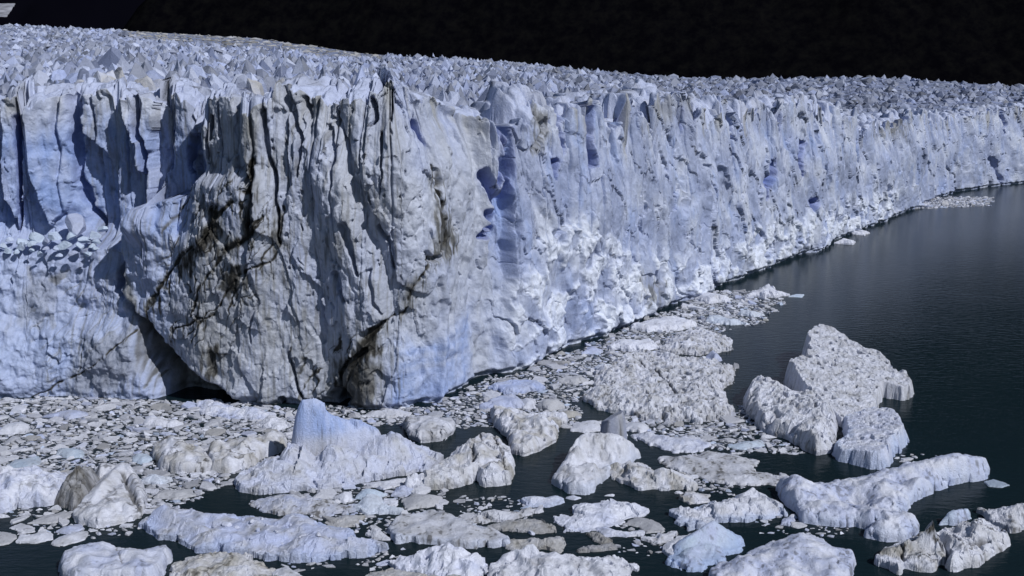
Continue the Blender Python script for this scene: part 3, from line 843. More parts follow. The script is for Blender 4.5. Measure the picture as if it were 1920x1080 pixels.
def berg(name, label, cat, outline, h=1.2, peaks=(), style="pit", amp=1.0, col=WHITE, col2=GREY, dirt=0.3, bluelow=0.0, over=0.24, edge=1.6, rim=.32, plane=None, vein=0.0, seed=0, group=None,
         res=0.16, bluehigh=None, bowl=(), rid=(), dark=(), back=True, soft=1.0):
    """outline: silhouette on the picture; turned into a footprint on the water and raised as a solid lump"""
    P = np.array(outline, float)
    # rear edge hides its foot by the height of the ice: move it down to where it meets the water
    il, ir = np.argmin(P[:, 0]), np.argmax(P[:, 0])
    x0, x1 = P[il, 0], P[ir, 0]
    Pm = P.copy()
    if back:
        n = len(P)
        cxs = P[:, 0]
        def span(xq):
            ys = []
            for i in range(n):
                a, b = P[i], P[(i + 1) % n]
                if (a[0] - xq) * (b[0] - xq) <= 0 and a[0] != b[0]:
                    ys.append(a[1] + (b[1] - a[1]) * (xq - a[0]) / (b[0] - a[0]))
            return (min(ys), max(ys)) if ys else (P[:, 1].mean(),) * 2
        for i in range(n):
            lo, hi = span(np.clip(P[i, 0], x0 + 1, x1 - 1))
            th = hi - lo
            up = 1 - np.clip((P[i, 1] - lo) / max(th, 1e-6), 0, 1)
            gx, gy = ground(P[i, 0], hi)
            pxm = proj(gx, gy, 0)[1] - proj(gx, gy, h)[1]
            Pm[i, 1] = P[i, 1] + up * min(pxm * .6, th * 0.5)
    gx, gy = ground(Pm[:, 0], Pm[:, 1])
    OCC.append(np.stack([gx, gy], -1)); NAMED.append(label)
    cx, cy = gx.mean(), gy.mean()
    m = 1.0
    xs = np.arange(gx.min() - m, gx.max() + m, res); ys = np.arange(gy.min() - m, gy.max() + m, res)
    X, Y = np.meshgrid(xs, ys)
    sd = poly_sd(X, Y, np.stack([gx, gy], -1))
    sd = sd + min(.32, .02 * np.ptp(gx) + .05)
    sd_s = sd + .25 * perlin(X / 2.6 + seed * 13.7, Y / 2.6, 3.)
    o = seed * 13.7
    size = math.sqrt(max((gx.max() - gx.min()) * (gy.max() - gy.min()), .1))
    sd = sd + min(0.7, size * .055) * fbm(X / 2.6 + o, Y / 2.6, 0.5, 4, .55)
    _1, _2, rv, _3, _4 = voronoi(X / 1.25 + o, Y / 1.6, .95, seed + 17)
    _1, _2, rv2, _3, _4 = voronoi(X / .5 + o, Y / .6, .95, seed + 19)
    sd = sd + min(.8, size * .08) * (rv[..., 0] - .5)
    sd_in = np.clip(sd, 0, None)
    inner = sd_in.max() + 1e-3
    ew = min(edge, inner * 0.8)
    h = h * 1.15
    z = h * (rim + (1 - rim) * sstep(0, ew * 2.0, sd_in)) * np.clip(1 + 0.45 * fbm(X / 5 + o, Y / 5, 2.0, 3), .35, 2)
    if plane is not None:         # flat, tilted top
        q = np.array(plane, float)
        ax, ay = ground(q[:, 0], q[:, 1]); H = height_at(ay, q[:, 2])
        co = np.linalg.lstsq(np.stack([ax, ay, np.ones(len(ax))], 1), H, rcond=None)[0]
        z = np.clip(co[0] * X + co[1] * Y + co[2], .25, 9) * (rim + (1 - rim) * sstep(0, ew, sd_in))
    for (px, pg, pt, r) in peaks:
        ax, ay = ground(px, pg); H = height_at(ay, pt)
        rr = r * HC / 64 * ay / F
        d = np.hypot(X - ax, (Y - ay)) / rr
        z = np.maximum(z, H * np.clip(1.0 - d ** 1.25, 0, 1) ** 0.8 + 0.0)
    for pts, r, pw in rid:        # ridges: [(px, ground row, top row), ...], half width px, profile power
        q = np.array(pts, float)
        ax, ay = ground(q[:, 0], q[:, 1]); H = height_at(ay, q[:, 2])
        d, par = line_d(X, Y, np.stack([ax, ay], -1))
        hh = np.interp(par, np.linspace(0, 1, len(H)), H)
        rr = r * ay.mean() / F
        z = np.maximum(z, hh * np.clip(1 - (d / rr) ** pw, 0, 1))
    for (px, pg, r, dep) in bowl:      # scooped hollows
        ax, ay = ground(px, pg)
        z = z - dep * np.exp(-(np.hypot(X - ax, (Y - ay) * .6) / (r * ay / F)) ** 2)
    A = amp
    blackness = np.zeros(X.shape)
    pitmask = np.zeros(X.shape)
    if style == "pit":
        wx = X + .3 * fbm(X / 1.2 + o, Y / 1.2, 1.0, 2); wy = Y + .3 * fbm(X / 1.2 + o, Y / 1.2, 5.0, 2)
        f1, f2, rn, _, _ = voronoi(wx / 0.95 + o, wy / 1.15, .9, seed)
        b = sstep(.05, .8, 1 - f1 / 0.62)
        z = z - A * 0.24 * b * (0.2 + rn[..., 0]) * sstep(-.3, .3, fbm(X / 4 + o, Y / 4, 8., 2)) + A * .20 * fbm(X / 1.8 + o, Y / 1.8, 3., 3)
        f1, f2, rn, _, _ = voronoi((wx + 1.2 * perlin(X / 4, Y / 4, 5.)) / 1.9 + o, (wy + 1.2 * perlin(X / 4, Y / 4, 15.)) / 2.4, .98, seed + 5)
        hole = (1 - sstep(.14, .34, f1 * (.65 + rn[..., 2] * 1.6))) * (rn[..., 1] > .35)
        z = z - A * (.5 + rn[..., 0]) * hole + A * .30 * (ridged(X / 1.5 + o, Y / 1.9, 66., 3) - .3)
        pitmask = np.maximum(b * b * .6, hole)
    elif style == "pebble":
        f1, f2, rn, ox, oy = voronoi(X / .85 + o, Y / .95, .95, seed)
        e = sstep(.02, .22, f2 - f1)
        z = z + A * (.35 * e * (.4 + rn[..., 0]) + .3 * fbm(X / 2 + o, Y / 2, 3., 3))
        pitmask = 1 - e
        blackness = np.maximum(blackness, (1 - e) * .9)
    elif style == "smooth":
        f1, f2, rn, ox, oy = voronoi((X + .5 * fbm(X / 2, Y / 2, 9., 2)) / 2.4 + o, (Y + .5 * fbm(X / 2, Y / 2, 4., 2)) / 3.0, .95, seed)
        z = z + A * (.30 * fbm(X / 4 + o, Y / 4, 3., 3) + .14 * fbm(X / 1.0 + o, Y / 1.0, 3., 4) + .5 * (rn[..., 1] - .5) * ox + .5 * (rn[..., 2] - .5) * oy + .2 * (rn[..., 0] - .5))
    elif style == "crumble":
        z = z + A * (.45 * ridged(X / 2.6 + o, Y / 2.6, 3., 4, .6) + .3 * fbm(X / .9 + o, Y / .9, 4., 3)) - .1 * A
        f1, f2, rn, ox, oy = voronoi(X / 1.5 + o, Y / 1.9, .95, seed)
        z = z + A * ((rn[..., 0] - .5) * .45 + (rn[..., 1] - .5) * .5 * ox + (rn[..., 2] - .5) * .5 * oy)
    elif style == "facet":
        f1, f2, rn, ox, oy = voronoi((X + .6 * fbm(X / 2, Y / 2, 9., 2)) / 3.6 + o, (Y + .6 * fbm(X / 2, Y / 2, 4., 2)) / 4.8, .95, seed)
        z = z + A * ((rn[..., 0] - .5) * .9 + (rn[..., 1] - .5) * 2.2 * ox + (rn[..., 2] - .5) * 2.2 * oy)
        f1, f2, rn, ox, oy = voronoi(X / 1.1 + o, Y / 1.4, .95, seed + 3)
        z = z + A * ((rn[..., 0] - .5) * .25 + (rn[..., 1] - .5) * .5 * ox + (rn[..., 2] - .5) * .5 * oy) + A * .12 * fbm(X / .8, Y / .8, 4., 3)
    elif style == "hole":
        f1, f2, rn, _, _ = voronoi(X / 1.7 + o, Y / 2.0, .9, seed)
        z = z + A * (.55 * np.clip(f1 - .35, -.4, .5) * 1.6 - .9 * (1 - sstep(.12, .3, f1)) * (rn[..., 1] > .5)) + A * .3 * fbm(X / 2 + o, Y / 2, 3., 3)
    elif style == "scallop":
        f1, f2, rn, _, _ = voronoi(X / .8 + o, Y / 1.2, .9, seed)
        z = z - A * .22 * np.clip(1 - f1 / .7, 0, 1) * sstep(-.4, .3, fbm(X / 3 + o, Y / 3, 8., 2)) + A * .10 * fbm(X / 1.0 + o, Y / 1.0, 3., 3)
    if style in ('pit', 'hole', 'smooth', 'scallop'):
        f1, f2, rn, ox, oy = voronoi((X + .3 * fbm(X, Y, 9., 2)) / 1.15 + o, (Y + .3 * fbm(X, Y, 4., 2)) / 1.5, .95, seed + 31)
        z = z + A * .55 * ((rn[..., 1] - .5) * ox + (rn[..., 2] - .5) * oy + .25 * (rn[..., 0] - .5)) * (.4 if style == 'smooth' else 1)
    for pts, w, dep in dark:      # cracks, in picture columns and rows at water level
        q = np.array(pts, float)
        ax, ay = ground(q[:, 0], q[:, 1])
        d, _ = line_d(X + .3 * fbm(X, Y, 2., 2), Y + .3 * fbm(X, Y, 7., 2), np.stack([ax, ay], -1))
        g = 1 - sstep(w * .4, w, d)
        z = z - g * dep
        blackness = np.maximum(blackness, g)
    z = np.maximum(z, 0.12 + .1 * perlin(X / 1.5, Y / 1.5, 6.0))
    slope = 2.6
    zc = np.minimum(z, (sd if rim < .5 else np.where(sd > 0, .35 * sd + .65 * sd_s, sd)) * slope * soft)
    zc = np.maximum(zc, -0.6)
    # overhanging lip
    gyy, gxx = np.gradient(sd, res)
    gl = np.hypot(gxx, gyy) + 1e-6
    lip = over * sstep(0.15, min(.9, .3 + .5 * h), zc) * (1 - sstep(0, 1.8, sd)) * (0.7 + .6 * np.abs(perlin(X / 4 + o, Y / 4, 9.)))
    XX = X - gxx / gl * lip; YY = Y - gyy / gl * lip
    # colours
    n = fbm(X / 3.0 + o, Y / 3.0, 12., 4); n3 = fbm(X / .7 + o, Y / .7, 15., 3)
    c = np.ones(X.shape + (1,)) * np.array(col)
    c = c + (np.array(col2) - c) * np.clip(dirt + 0.8 * n * min(1, dirt * 3), 0, .95)[..., None]
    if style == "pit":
        c = c + (BEIGE * .6 - c) * np.clip(sstep(.15, .6, pitmask) * dirt * (0.8 + n3), 0, .8)[..., None]  # pits darkened: a sediment tone that also paints in the shade of the holes
    if bluelow > 0:
        c = c + (BLUE * .6 + PALE * .4 - c) * (bluelow * (1 - sstep(0, 1.0 + 1.4 * bluelow, sd_in + .5 * n)))[..., None]
    if bluehigh:
        c = c + (BLUE * 1.05 - c) * (np.clip(.62 + .5 * n, 0, .8) * sstep(bluehigh, bluehigh + 2.5, zc))[..., None]
    c = c + (DIRT - c) * (blackness * .75)[..., None]
    c = c + (DIRT * 2 - c) * (sstep(.55, .8, n3 * .7 + n * .5 + dirt * .5) * min(1, dirt * 1.6) * .8)[..., None]
    if vein > 0:
        g = np.abs(fbm(X / 4.5 + o, Y / 3.2, 44., 4, .6))
        w = (1 - sstep(.03, .13, g)) * sstep(-.1, .3, fbm(X / 5 + o, Y / 5, 48., 2)) * vein
        c = c + (DIRT - c) * w[..., None]
    idx = grid_faces(*X.shape)
    zf = zc.ravel()
    keep = zf[idx].max(1) > -0.55
    f = idx[keep]
    used, inv = np.unique(f, return_inverse=True)
    Vv = np.stack([XX - cx, YY - cy, zc], -1).reshape(-1, 3)[used]
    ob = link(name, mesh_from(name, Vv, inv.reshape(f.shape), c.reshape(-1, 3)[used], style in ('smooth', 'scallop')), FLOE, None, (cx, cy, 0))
    tag(ob, label, cat, group)
    return ob

# every berg: name, label, category, outline on the picture, and how its ice looks
G_SLAB = "flat grey floes lying in the open water"
berg("iceberg", "tall blue iceberg with a shark fin peak before the cliff", "iceberg",
     [(440, 909), (470, 893), (505, 872), (540, 858), (600, 846), (680, 838), (760, 842), (800, 850), (833, 862), (800, 880), (760, 891), (700, 901), (640, 912), (580, 919), (530, 923), (490, 928), (452, 921)],
     h=1.6, back=False, style="facet", amp=.9, col=mix(WHITE, LAV, .6), col2=GREY, dirt=.35, edge=2.2, seed=1, bluehigh=4.2, rim=.5, bowl=[(592, 888, 20, 1.8)],
     rid=[([(573, 872, 747), (592, 871, 746), (612, 870, 760), (630, 869, 778)], 33, 2.1), ([(632, 868, 780), (655, 866, 790), (700, 864, 804)], 30, 2.2), ([(552, 884, 830), (590, 888, 842), (650, 884, 842)], 40, 2.0), ([(690, 870, 830), (735, 868, 812), (772, 868, 838), (812, 864, 854)], 48, 1.5), ([(505, 896, 868), (560, 897, 862), (640, 893, 864), (720, 884, 856)], 46, 1.4)])
berg("iceberg", "large pitted grey floe with a dark crack, nearest the long ice wall", "iceberg",
     [(1097, 749), (1116, 723), (1119, 708), (1116, 693), (1167, 667), (1201, 656), (1249, 664), (1323, 675), (1371, 682), (1379, 688), (1375, 708), (1351, 730), (1360, 756), (1373, 771), (1356, 786), (1316, 793), (1260, 790), (1208, 786), (1164, 775), (1127, 767)],
     h=1.9, style="pit", amp=1.1, col=WHITE, col2=GREY, dirt=.5, seed=2, dark=[([(1195, 695), (1225, 715), (1250, 735), (1275, 762)], .45, .8)])
berg("iceberg", "grey pitted floe with a pointed east tip behind the largest pitted floe", "iceberg",
     [(1238, 656), (1260, 634), (1293, 616), (1327, 619), (1371, 641), (1367, 656), (1341, 662), (1304, 666), (1260, 662)],
     h=1.5, style="pit", amp=.9, col=WHITE, col2=GREY, dirt=.45, seed=3)
berg("iceberg", "tall tabular iceberg with a dark sheer side and a knob on its flank", "iceberg",
     [(1470, 722), (1500, 713), (1506, 694), (1501, 679), (1521, 668), (1543, 665), (1568, 672), (1598, 686), (1620, 696), (1650, 699), (1668, 712), (1677, 724), (1698, 726), (1710, 738), (1706, 748), (1690, 750), (1656, 746), (1644, 760), (1642, 774), (1606, 792), (1577, 800), (1538, 780), (1502, 756)],
     h=3.6, back=False, style="pit", amp=.8, col=WHITE, col2=GREY, dirt=.35, over=.05, edge=.4, rim=.98, seed=4, soft=1.7,
     plane=[(1484, 722, 676), (1535, 682, 619), (1580, 794, 770), (1640, 700, 660), (1700, 735, 704), (1640, 776, 758)])
berg("iceberg", "rounded pitted iceberg left of the tall tabular one", "iceberg",
     [(1397, 760), (1401, 727), (1416, 712), (1445, 723), (1479, 738), (1519, 741), (1556, 760), (1567, 775), (1567, 816), (1556, 849), (1529, 854), (1475, 823), (1430, 808), (1404, 779)],
     h=2.6, style="pit", amp=1.3, col=WHITE, col2=GREY, dirt=.35, over=.4, rim=.75, seed=5, rid=[([(1420, 755, 716), (1480, 775, 738), (1545, 800, 756)], 70, 2)])
berg("iceberg", "pitted wedge iceberg with a pale blue front face below the tabular one", "iceberg",
     [(1560, 849), (1582, 834), (1586, 812), (1579, 796), (1604, 790), (1638, 786), (1667, 790), (1686, 802), (1701, 830), (1677, 856), (1656, 880), (1634, 879), (1604, 871), (1575, 864)],
     h=2.0, back=False, style="pit", amp=.6, col=WHITE, col2=LAV, dirt=.25, bluelow=.6, edge=.5, rim=.95, seed=6, soft=1.1, over=.05,
     plane=[(1586, 806, 779), (1667, 792, 768), (1690, 835, 800), (1640, 878, 842), (1570, 852, 842)])
berg("iceberg", "long smooth white iceberg with a blue hollow arch on its flank", "iceberg",
     [(1456, 919), (1535, 920), (1577, 914), (1633, 906), (1689, 893), (1731, 884), (1765, 880), (1801, 878), (1834, 880), (1853, 886), (1848, 896), (1815, 904), (1795, 908), (1770, 914), (1735, 928), (1700, 950), (1685, 976), (1718, 994), (1716, 1003), (1690, 1014), (1650, 1014), (1627, 1006), (1640, 995), (1600, 986), (1580, 989), (1505, 979), (1495, 960), (1470, 940)],
     h=1.9, back=False, style="scallop", amp=.7, col=WHITE, col2=LAV, dirt=.45, bluelow=.35, edge=1.0, rim=.6, seed=7, over=.35, bowl=[(1600, 948, 30, 1.9), (1545, 955, 22, .6), (1692, 930, 20, .8)],
     rid=[([(1480, 928, 919), (1560, 930, 910), (1640, 918, 894), (1720, 906, 868), (1790, 898, 850), (1840, 890, 858)], 60, 1.7), ([(1640, 940, 915), (1720, 930, 895)], 60, 1.6), ([(1600, 960, 940), (1680, 985, 968)], 45, 1.5)])
berg("iceberg", "grey pitted horse head iceberg with a steep scalloped neck amid open water", "iceberg",
     [(1038, 906), (1050, 888), (1068, 868), (1090, 856), (1130, 850), (1175, 850), (1198, 858), (1171, 875), (1147, 882), (1134, 897), (1104, 927), (1067, 925)],
     h=1.6, back=False, rim=.6, style="scallop", amp=1.25, col=WHITE, col2=GREY, dirt=.35, bluelow=.25, edge=1.2, seed=8,
     rid=[([(1078, 868, 818), (1095, 864, 809), (1160, 864, 815), (1190, 862, 834)], 50, 1.6), ([(1060, 895, 872), (1080, 880, 835)], 40, 1.4)])
berg("ice_block", "dark upright ice block frozen behind the horse head iceberg", "ice block",
     [(1122, 846), (1128, 838), (1150, 834), (1172, 838), (1177, 848), (1160, 856), (1135, 856)],
     h=5.0, back=False, style="smooth", amp=.4, col=LAV * .7, col2=GREY * .7, dirt=.5, edge=.3, rim=1.0, seed=9, soft=4, over=0,
     plane=[(1126, 846, 795), (1150, 844, 773), (1172, 845, 772), (1150, 852, 780)])
berg("iceberg", "low dirty humped floe right of the horse head iceberg", "iceberg",
     [(1145, 886), (1156, 871), (1175, 856), (1201, 862), (1215, 879), (1245, 882), (1282, 886), (1304, 910), (1300, 917), (1245, 919), (1201, 917), (1164, 904)],
     h=1.5, style="facet", amp=.5, col=WHITE, col2=BEIGE, dirt=.45, seed=10, dark=[([(1180, 880), (1225, 893), (1280, 890)], .3, .5)])
berg("ice_floe", "smooth flat white slab floe pointing towards the open lake", "ice floe",
     [(1178, 816), (1215, 812), (1253, 816), (1297, 816), (1338, 836), (1297, 849), (1267, 849), (1223, 834)], h=.8, style="smooth", amp=.4, col=WHITE, col2=LAV, dirt=.3, seed=11, over=.15)
berg("ice_floe", "broad flat grey floe with a notched squared end", "ice floe",
     [(1243, 860), (1275, 854), (1323, 845), (1378, 850), (1413, 860), (1416, 882), (1440, 884), (1462, 893), (1464, 887), (1473, 889), (1477, 909), (1397, 910), (1341, 905), (1293, 890), (1253, 875)],
     h=.7, style="smooth", amp=.35, col=WHITE, col2=GREY, dirt=.65, seed=12, over=.15)
berg("iceberg", "rugged white floe with a pointed hump near the long smooth iceberg's tip", "iceberg",
     [(1253, 964), (1288, 947), (1333, 941), (1378, 933), (1408, 918), (1428, 930), (1456, 941), (1464, 964), (1442, 972), (1391, 975), (1340, 980), (1292, 993), (1275, 980)],
     h=1.4, style="facet", amp=.5, col=WHITE, col2=GREY, dirt=.3, bluelow=.5, seed=13, rid=[([(1395, 948, 926), (1410, 945, 919), (1440, 952, 936)], 30, 1.3)])
berg("ice_floe", "small lumpy beige floe above the rugged pointed floe", "ice floe",
     [(1277, 936), (1285, 919), (1313, 922), (1330, 927), (1327, 941), (1294, 944)], h=.9, style="facet", amp=.35, col=WHITE, col2=BEIGE, dirt=.4, seed=14)
berg("iceberg", "smooth translucent blue iceberg with lobed underside in the foreground", "iceberg",
     [(1254, 1051), (1266, 1034), (1285, 1020), (1310, 1012), (1340, 1006), (1365, 1004), (1386, 1012), (1384, 1022), (1378, 1034), (1364, 1041), (1356, 1055), (1330, 1061), (1316, 1069), (1288, 1068), (1263, 1061)],
     h=1.4, back=False, style="smooth", amp=.35, col=PALE * .9, col2=LAV, dirt=.4, bluelow=.8, seed=15, over=.1, rid=[([(1285, 1036, 1010), (1312, 1028, 992), (1335, 1022, 974), (1352, 1022, 984), (1375, 1020, 1002)], 45, 1.2)])
berg("ice_floe", "flat grey ice plate beside the translucent blue iceberg", "ice floe",
     [(1241, 1034), (1250, 1020), (1275, 1001), (1305, 999), (1290, 1016), (1262, 1044)], h=.7, style="facet", amp=.25, col=WHITE, col2=GREY, dirt=.4, seed=16, over=.2)
berg("iceberg", "broad pale slab cut by the bottom edge, right of the translucent blue iceberg", "iceberg",
     [(1333, 1078), (1350, 1059), (1400, 1047), (1406, 1030), (1440, 1018), (1492, 1006), (1521, 1001), (1540, 1009), (1560, 1023), (1599, 1046), (1596, 1066), (1590, 1092), (1570, 1115), (1340, 1115)],
     h=1.8, style="smooth", amp=.5, col=WHITE, col2=LAV, dirt=.5, rim=.6, seed=17)
berg("iceberg", "dark streaked jagged iceberg with a fin, before the black veined one", "iceberg",
     [(1639, 1058), (1656, 1038), (1678, 1030), (1703, 1024), (1725, 1016), (1750, 1018), (1772, 1040), (1768, 1057), (1748, 1072), (1723, 1072), (1692, 1063), (1684, 1076), (1661, 1066)],
     h=1.3, back=False, style="facet", amp=.7, col=WHITE * .95, col2=BEIGE, dirt=.35, vein=1.0, rim=.6, seed=18, rid=[([(1670, 1046, 1026), (1715, 1042, 1004), (1742, 1040, 980), (1755, 1044, 1010)], 34, 1.2)], dark=[([(1740, 1030), (1765, 1050)], .4, .8), ([(1690, 1040), (1692, 1062)], .25, .5)])
berg("iceberg", "black veined rubbly white iceberg behind the dark streaked one", "iceberg",
     [(1748, 1010), (1760, 995), (1795, 978), (1840, 974), (1880, 990), (1890, 1020), (1846, 1050), (1830, 1062), (1780, 1072), (1770, 1040)],
     h=2.2, style="facet", amp=.8, col=WHITE * 1.05, col2=BEIGE, dirt=.25, vein=1.0, rim=.6, seed=19, dark=[([(1765, 1020), (1800, 1045), (1850, 1035)], .5, .7), ([(1790, 1000), (1830, 1020), (1870, 1010)], .35, .5)])
berg("ice_block", "pale blue ice block with a flat top beside black veined iceberg", "ice block",
     [(1762, 984), (1774, 967), (1810, 957), (1820, 972), (1800, 985)], h=1.6, style="smooth", amp=.3, col=PALE, col2=LAV, dirt=.5, seed=20, edge=.5)
berg("iceberg", "grooved grey iceberg leaving the picture at the right edge", "iceberg",
     [(1836, 960), (1858, 960), (1900, 946), (1925, 940), (1970, 948), (1970, 985), (1920, 991), (1897, 996), (1875, 985), (1852, 974)], h=1.9, style="crumble", amp=.6, col=WHITE, col2=GREY, dirt=.5, seed=21)
berg("ice_floe", "sunken pale green ice tongue off the long iceberg's far end", "ice floe", [(1845, 905), (1862, 897), (1884, 905), (1890, 910), (1876, 914), (1855, 912)], h=.35, style="smooth", amp=.1, col=PALE * .75, col2=PALE * .6, dirt=.4, seed=22, over=0)
berg("ice_floe", "jagged white star shaped floe at bottom centre", "ice floe",
     [(1038, 968), (1072, 963), (1080, 947), (1102, 939), (1125, 944), (1139, 934), (1156, 943), (1195, 944), (1218, 957), (1209, 965), (1181, 972), (1153, 984), (1117, 991), (1091, 996), (1063, 997), (1055, 987), (1046, 972)],
     h=.95, style="facet", amp=.4, col=WHITE * 1.06, col2=LAV, dirt=.2, seed=23)
berg("ice_floe", "white bent ice strip tucked under the star shaped floe", "ice floe", [(1119, 992), (1136, 984), (1153, 992), (1181, 998), (1205, 992), (1204, 1003), (1170, 1007), (1133, 1006)], h=.6, style="facet", amp=.2, col=WHITE, col2=LAV, dirt=.3, seed=24)
berg("ice_floe", "dull grey flat floe behind the white bent ice strip", "ice floe", [(1165, 984), (1195, 968), (1215, 972), (1251, 992), (1237, 999), (1212, 1000), (1200, 990)], h=.55, style="smooth", amp=.2, col=GREY, col2=GREY * .8, dirt=.4, seed=25)
berg("ice_floe", "small oval pitted floe left of the translucent blue iceberg", "ice floe", [(1202, 1012), (1232, 1001), (1265, 999), (1260, 1015), (1234, 1020)], h=.7, style="pit", amp=.4, col=WHITE, col2=GREY, dirt=.4, seed=26)
berg("ice_floe", "dark grey twisted ice ridge in the water below star shaped floe", "ice floe",
     [(1102, 997), (1133, 1000), (1150, 1015), (1156, 1030), (1119, 1035), (1085, 1035), (1097, 1027), (1130, 1021), (1114, 1007)], h=.8, style="crumble", amp=.35, col=GREY * .7, col2=BEIGE * .6, dirt=.5, seed=27)
berg("iceberg", "lumpy white iceberg at the bottom edge ending in a hooked fin", "iceberg",
     [(905, 1085), (915, 1062), (942, 1046), (981, 1032), (1001, 1028), (1035, 1038), (1085, 1042), (1136, 1044), (1165, 1046), (1184, 1066), (1170, 1088), (1165, 1115), (905, 1115)],
     h=1.5, style="hole", amp=.7, col=WHITE, col2=GREY, dirt=.25, seed=28, rid=[([(1130, 1050, 1040), (1152, 1054, 1027), (1166, 1066, 1050)], 20, 1.2), ([(950, 1060, 1036), (1000, 1058, 1022)], 30, 1.3)], dark=[([(905, 1055), (935, 1062)], .5, .5)])
berg("iceberg", "knobbly white iceberg with round melt hollows left of the hooked fin", "iceberg",
     [(726, 1058), (745, 1042), (780, 1036), (815, 1030), (842, 1030), (877, 1040), (902, 1050), (908, 1078), (900, 1095), (820, 1090), (770, 1075)],
     h=1.4, style="hole", amp=1.0, col=WHITE * 1.05, col2=LAV, dirt=.25, seed=29, rid=[([(815, 1052, 1024), (850, 1054, 1022), (885, 1062, 1038)], 45, 1.4)])
berg("ice_floe", "grey strip of ice at the very bottom edge below knobbly iceberg", "ice floe", [(684, 1080), (700, 1070), (760, 1066), (820, 1072), (900, 1080), (905, 1115), (690, 1115)], h=.9, style="crumble", amp=.35, col=GREY, col2=BEIGE, dirt=.5, seed=30)
berg("iceberg", "broad flat topped grey slab with a sloping side, bottom centre", "iceberg",
     [(726, 1000), (754, 970), (805, 963), (842, 967), (865, 982), (905, 990), (950, 1006), (952, 1024), (900, 1028), (860, 1025), (800, 1018), (745, 1017)],
     h=1.0, style="smooth", amp=.3, col=WHITE, col2=GREY, dirt=.55, rim=.8, seed=31, bluelow=.3, edge=.7)
berg("ice_floe", "rounded grey floe joined to the broad flat topped slab's side", "ice floe",
     [(944, 1014), (956, 1006), (987, 1006), (1020, 1008), (1055, 1006), (1060, 1020), (1049, 1036), (1007, 1027), (967, 1030), (950, 1026)], h=.95, style="pit", amp=.4, col=GREY, col2=BEIGE, dirt=.3, seed=32)
berg("ice_floe", "dark grey wedge floe with a little white cube in front", "ice floe",
     [(917, 990), (935, 981), (959, 974), (1015, 972), (1038, 987), (1038, 998), (998, 1001), (956, 996)], h=.8, style="crumble", amp=.3, col=GREY * .85, col2=BEIGE * .8, dirt=.4, seed=33)
berg("ice_floe", "serrated grey ice ridge running towards the flat topped slab", "ice floe",
     [(846, 980), (890, 962), (925, 952), (940, 958), (984, 952), (1018, 950), (1016, 956), (984, 967), (953, 978), (920, 975), (880, 984)], h=1.1, style="facet", amp=.55, col=WHITE * .9, col2=GREY, dirt=.5, seed=34)
berg("ice_floe", "oblong white ice block at the far end of serrated ridge", "ice floe", [(972, 938), (984, 932), (1012, 931), (1052, 932), (1059, 942), (1035, 950), (990, 951)], h=1.0, style="facet", amp=.3, col=WHITE, col2=LAV, dirt=.2, bluelow=.4, seed=35)
berg("ice_floe", "little white pointed growler just below the horse head iceberg", "ice floe", [(1062, 934), (1075, 926), (1089, 934), (1078, 938)], h=.6, style="smooth", amp=.2, col=WHITE, col2=LAV, dirt=.2, seed=36)
berg("iceberg", "creased dirty white ridge of ice left of the horse head iceberg", "iceberg",
     [(921, 775), (956, 769), (978, 775), (1008, 778), (1063, 790), (1060, 797), (1023, 801), (1045, 808), (1041, 827), (1008, 845), (982, 854), (964, 852), (953, 820), (930, 800)],
     h=2.2, style="hole", amp=.7, col=WHITE, col2=BEIGE, dirt=.35, over=.5, rim=.6, vein=.4, seed=37)
berg("iceberg", "long creased beige iceberg sloping down to a flat toe, mid foreground", "iceberg",
     [(762, 910), (800, 888), (825, 868), (850, 846), (888, 826), (901, 812), (934, 818), (956, 836), (960, 856), (960, 886), (953, 908), (912, 912), (893, 901), (860, 914), (800, 918), (765, 918)],
     h=2.4, style="facet", amp=.6, col=WHITE, col2=BEIGE, dirt=.35, over=.3, rim=.55, vein=.5, seed=38, dark=[([(925, 835), (940, 870), (948, 900)], .22, .5), ([(880, 868), (890, 885), (884, 892)], .45, .8), ([(900, 830), (905, 855)], .2, .4)])
berg("ice_floe", "small overhung white berg between the shark fin and the cliff", "iceberg",
     [(760, 797), (800, 785), (845, 790), (850, 810), (830, 826), (790, 830), (770, 822)], h=1.8, style="smooth", amp=.4, col=WHITE, col2=GREY, dirt=.4, over=1.0, rim=.9, seed=39)
berg("ice_floe", "long low white floe at the foot of the grey buttress", "ice floe", [(682, 781), (700, 769), (740, 765), (771, 774), (767, 782), (725, 784)], h=.8, style="smooth", amp=.3, col=WHITE, col2=GREY, dirt=.3, seed=40)
berg("ice_floe", "white humped floe at the foot of the cliff left of the shark fin", "iceberg",
     [(369, 760), (394, 745), (420, 757), (450, 766), (480, 763), (517, 780), (510, 788), (440, 786), (390, 779)], h=1.3, style="facet", amp=.4, col=WHITE, col2=LAV, dirt=.4, seed=41)
berg("iceberg", "dirty rounded iceberg with a dark hole on its left side", "iceberg",
     [(288, 852), (303, 826), (327, 821), (352, 834), (380, 843), (391, 853), (395, 868), (400, 883), (370, 886), (340, 888), (310, 882), (297, 871)],
     h=2.2, style="smooth", amp=.7, col=WHITE, col2=BEIGE, dirt=.4, over=.4, rim=.6, vein=.9, seed=42, dark=[([(286, 866), (300, 872)], .9, .8), ([(330, 850), (372, 852)], .25, .3)])
berg("iceberg", "dirty beige iceberg with a smooth rounded brow left of the shark fin", "iceberg",
     [(391, 853), (422, 829), (450, 826), (480, 816), (520, 815), (535, 822), (535, 842), (500, 856), (480, 868), (460, 880), (430, 886), (400, 884)], h=2.3, style="smooth", amp=.8, rim=.6, vein=.9, col=WHITE, col2=BEIGE, dirt=.45, seed=43)
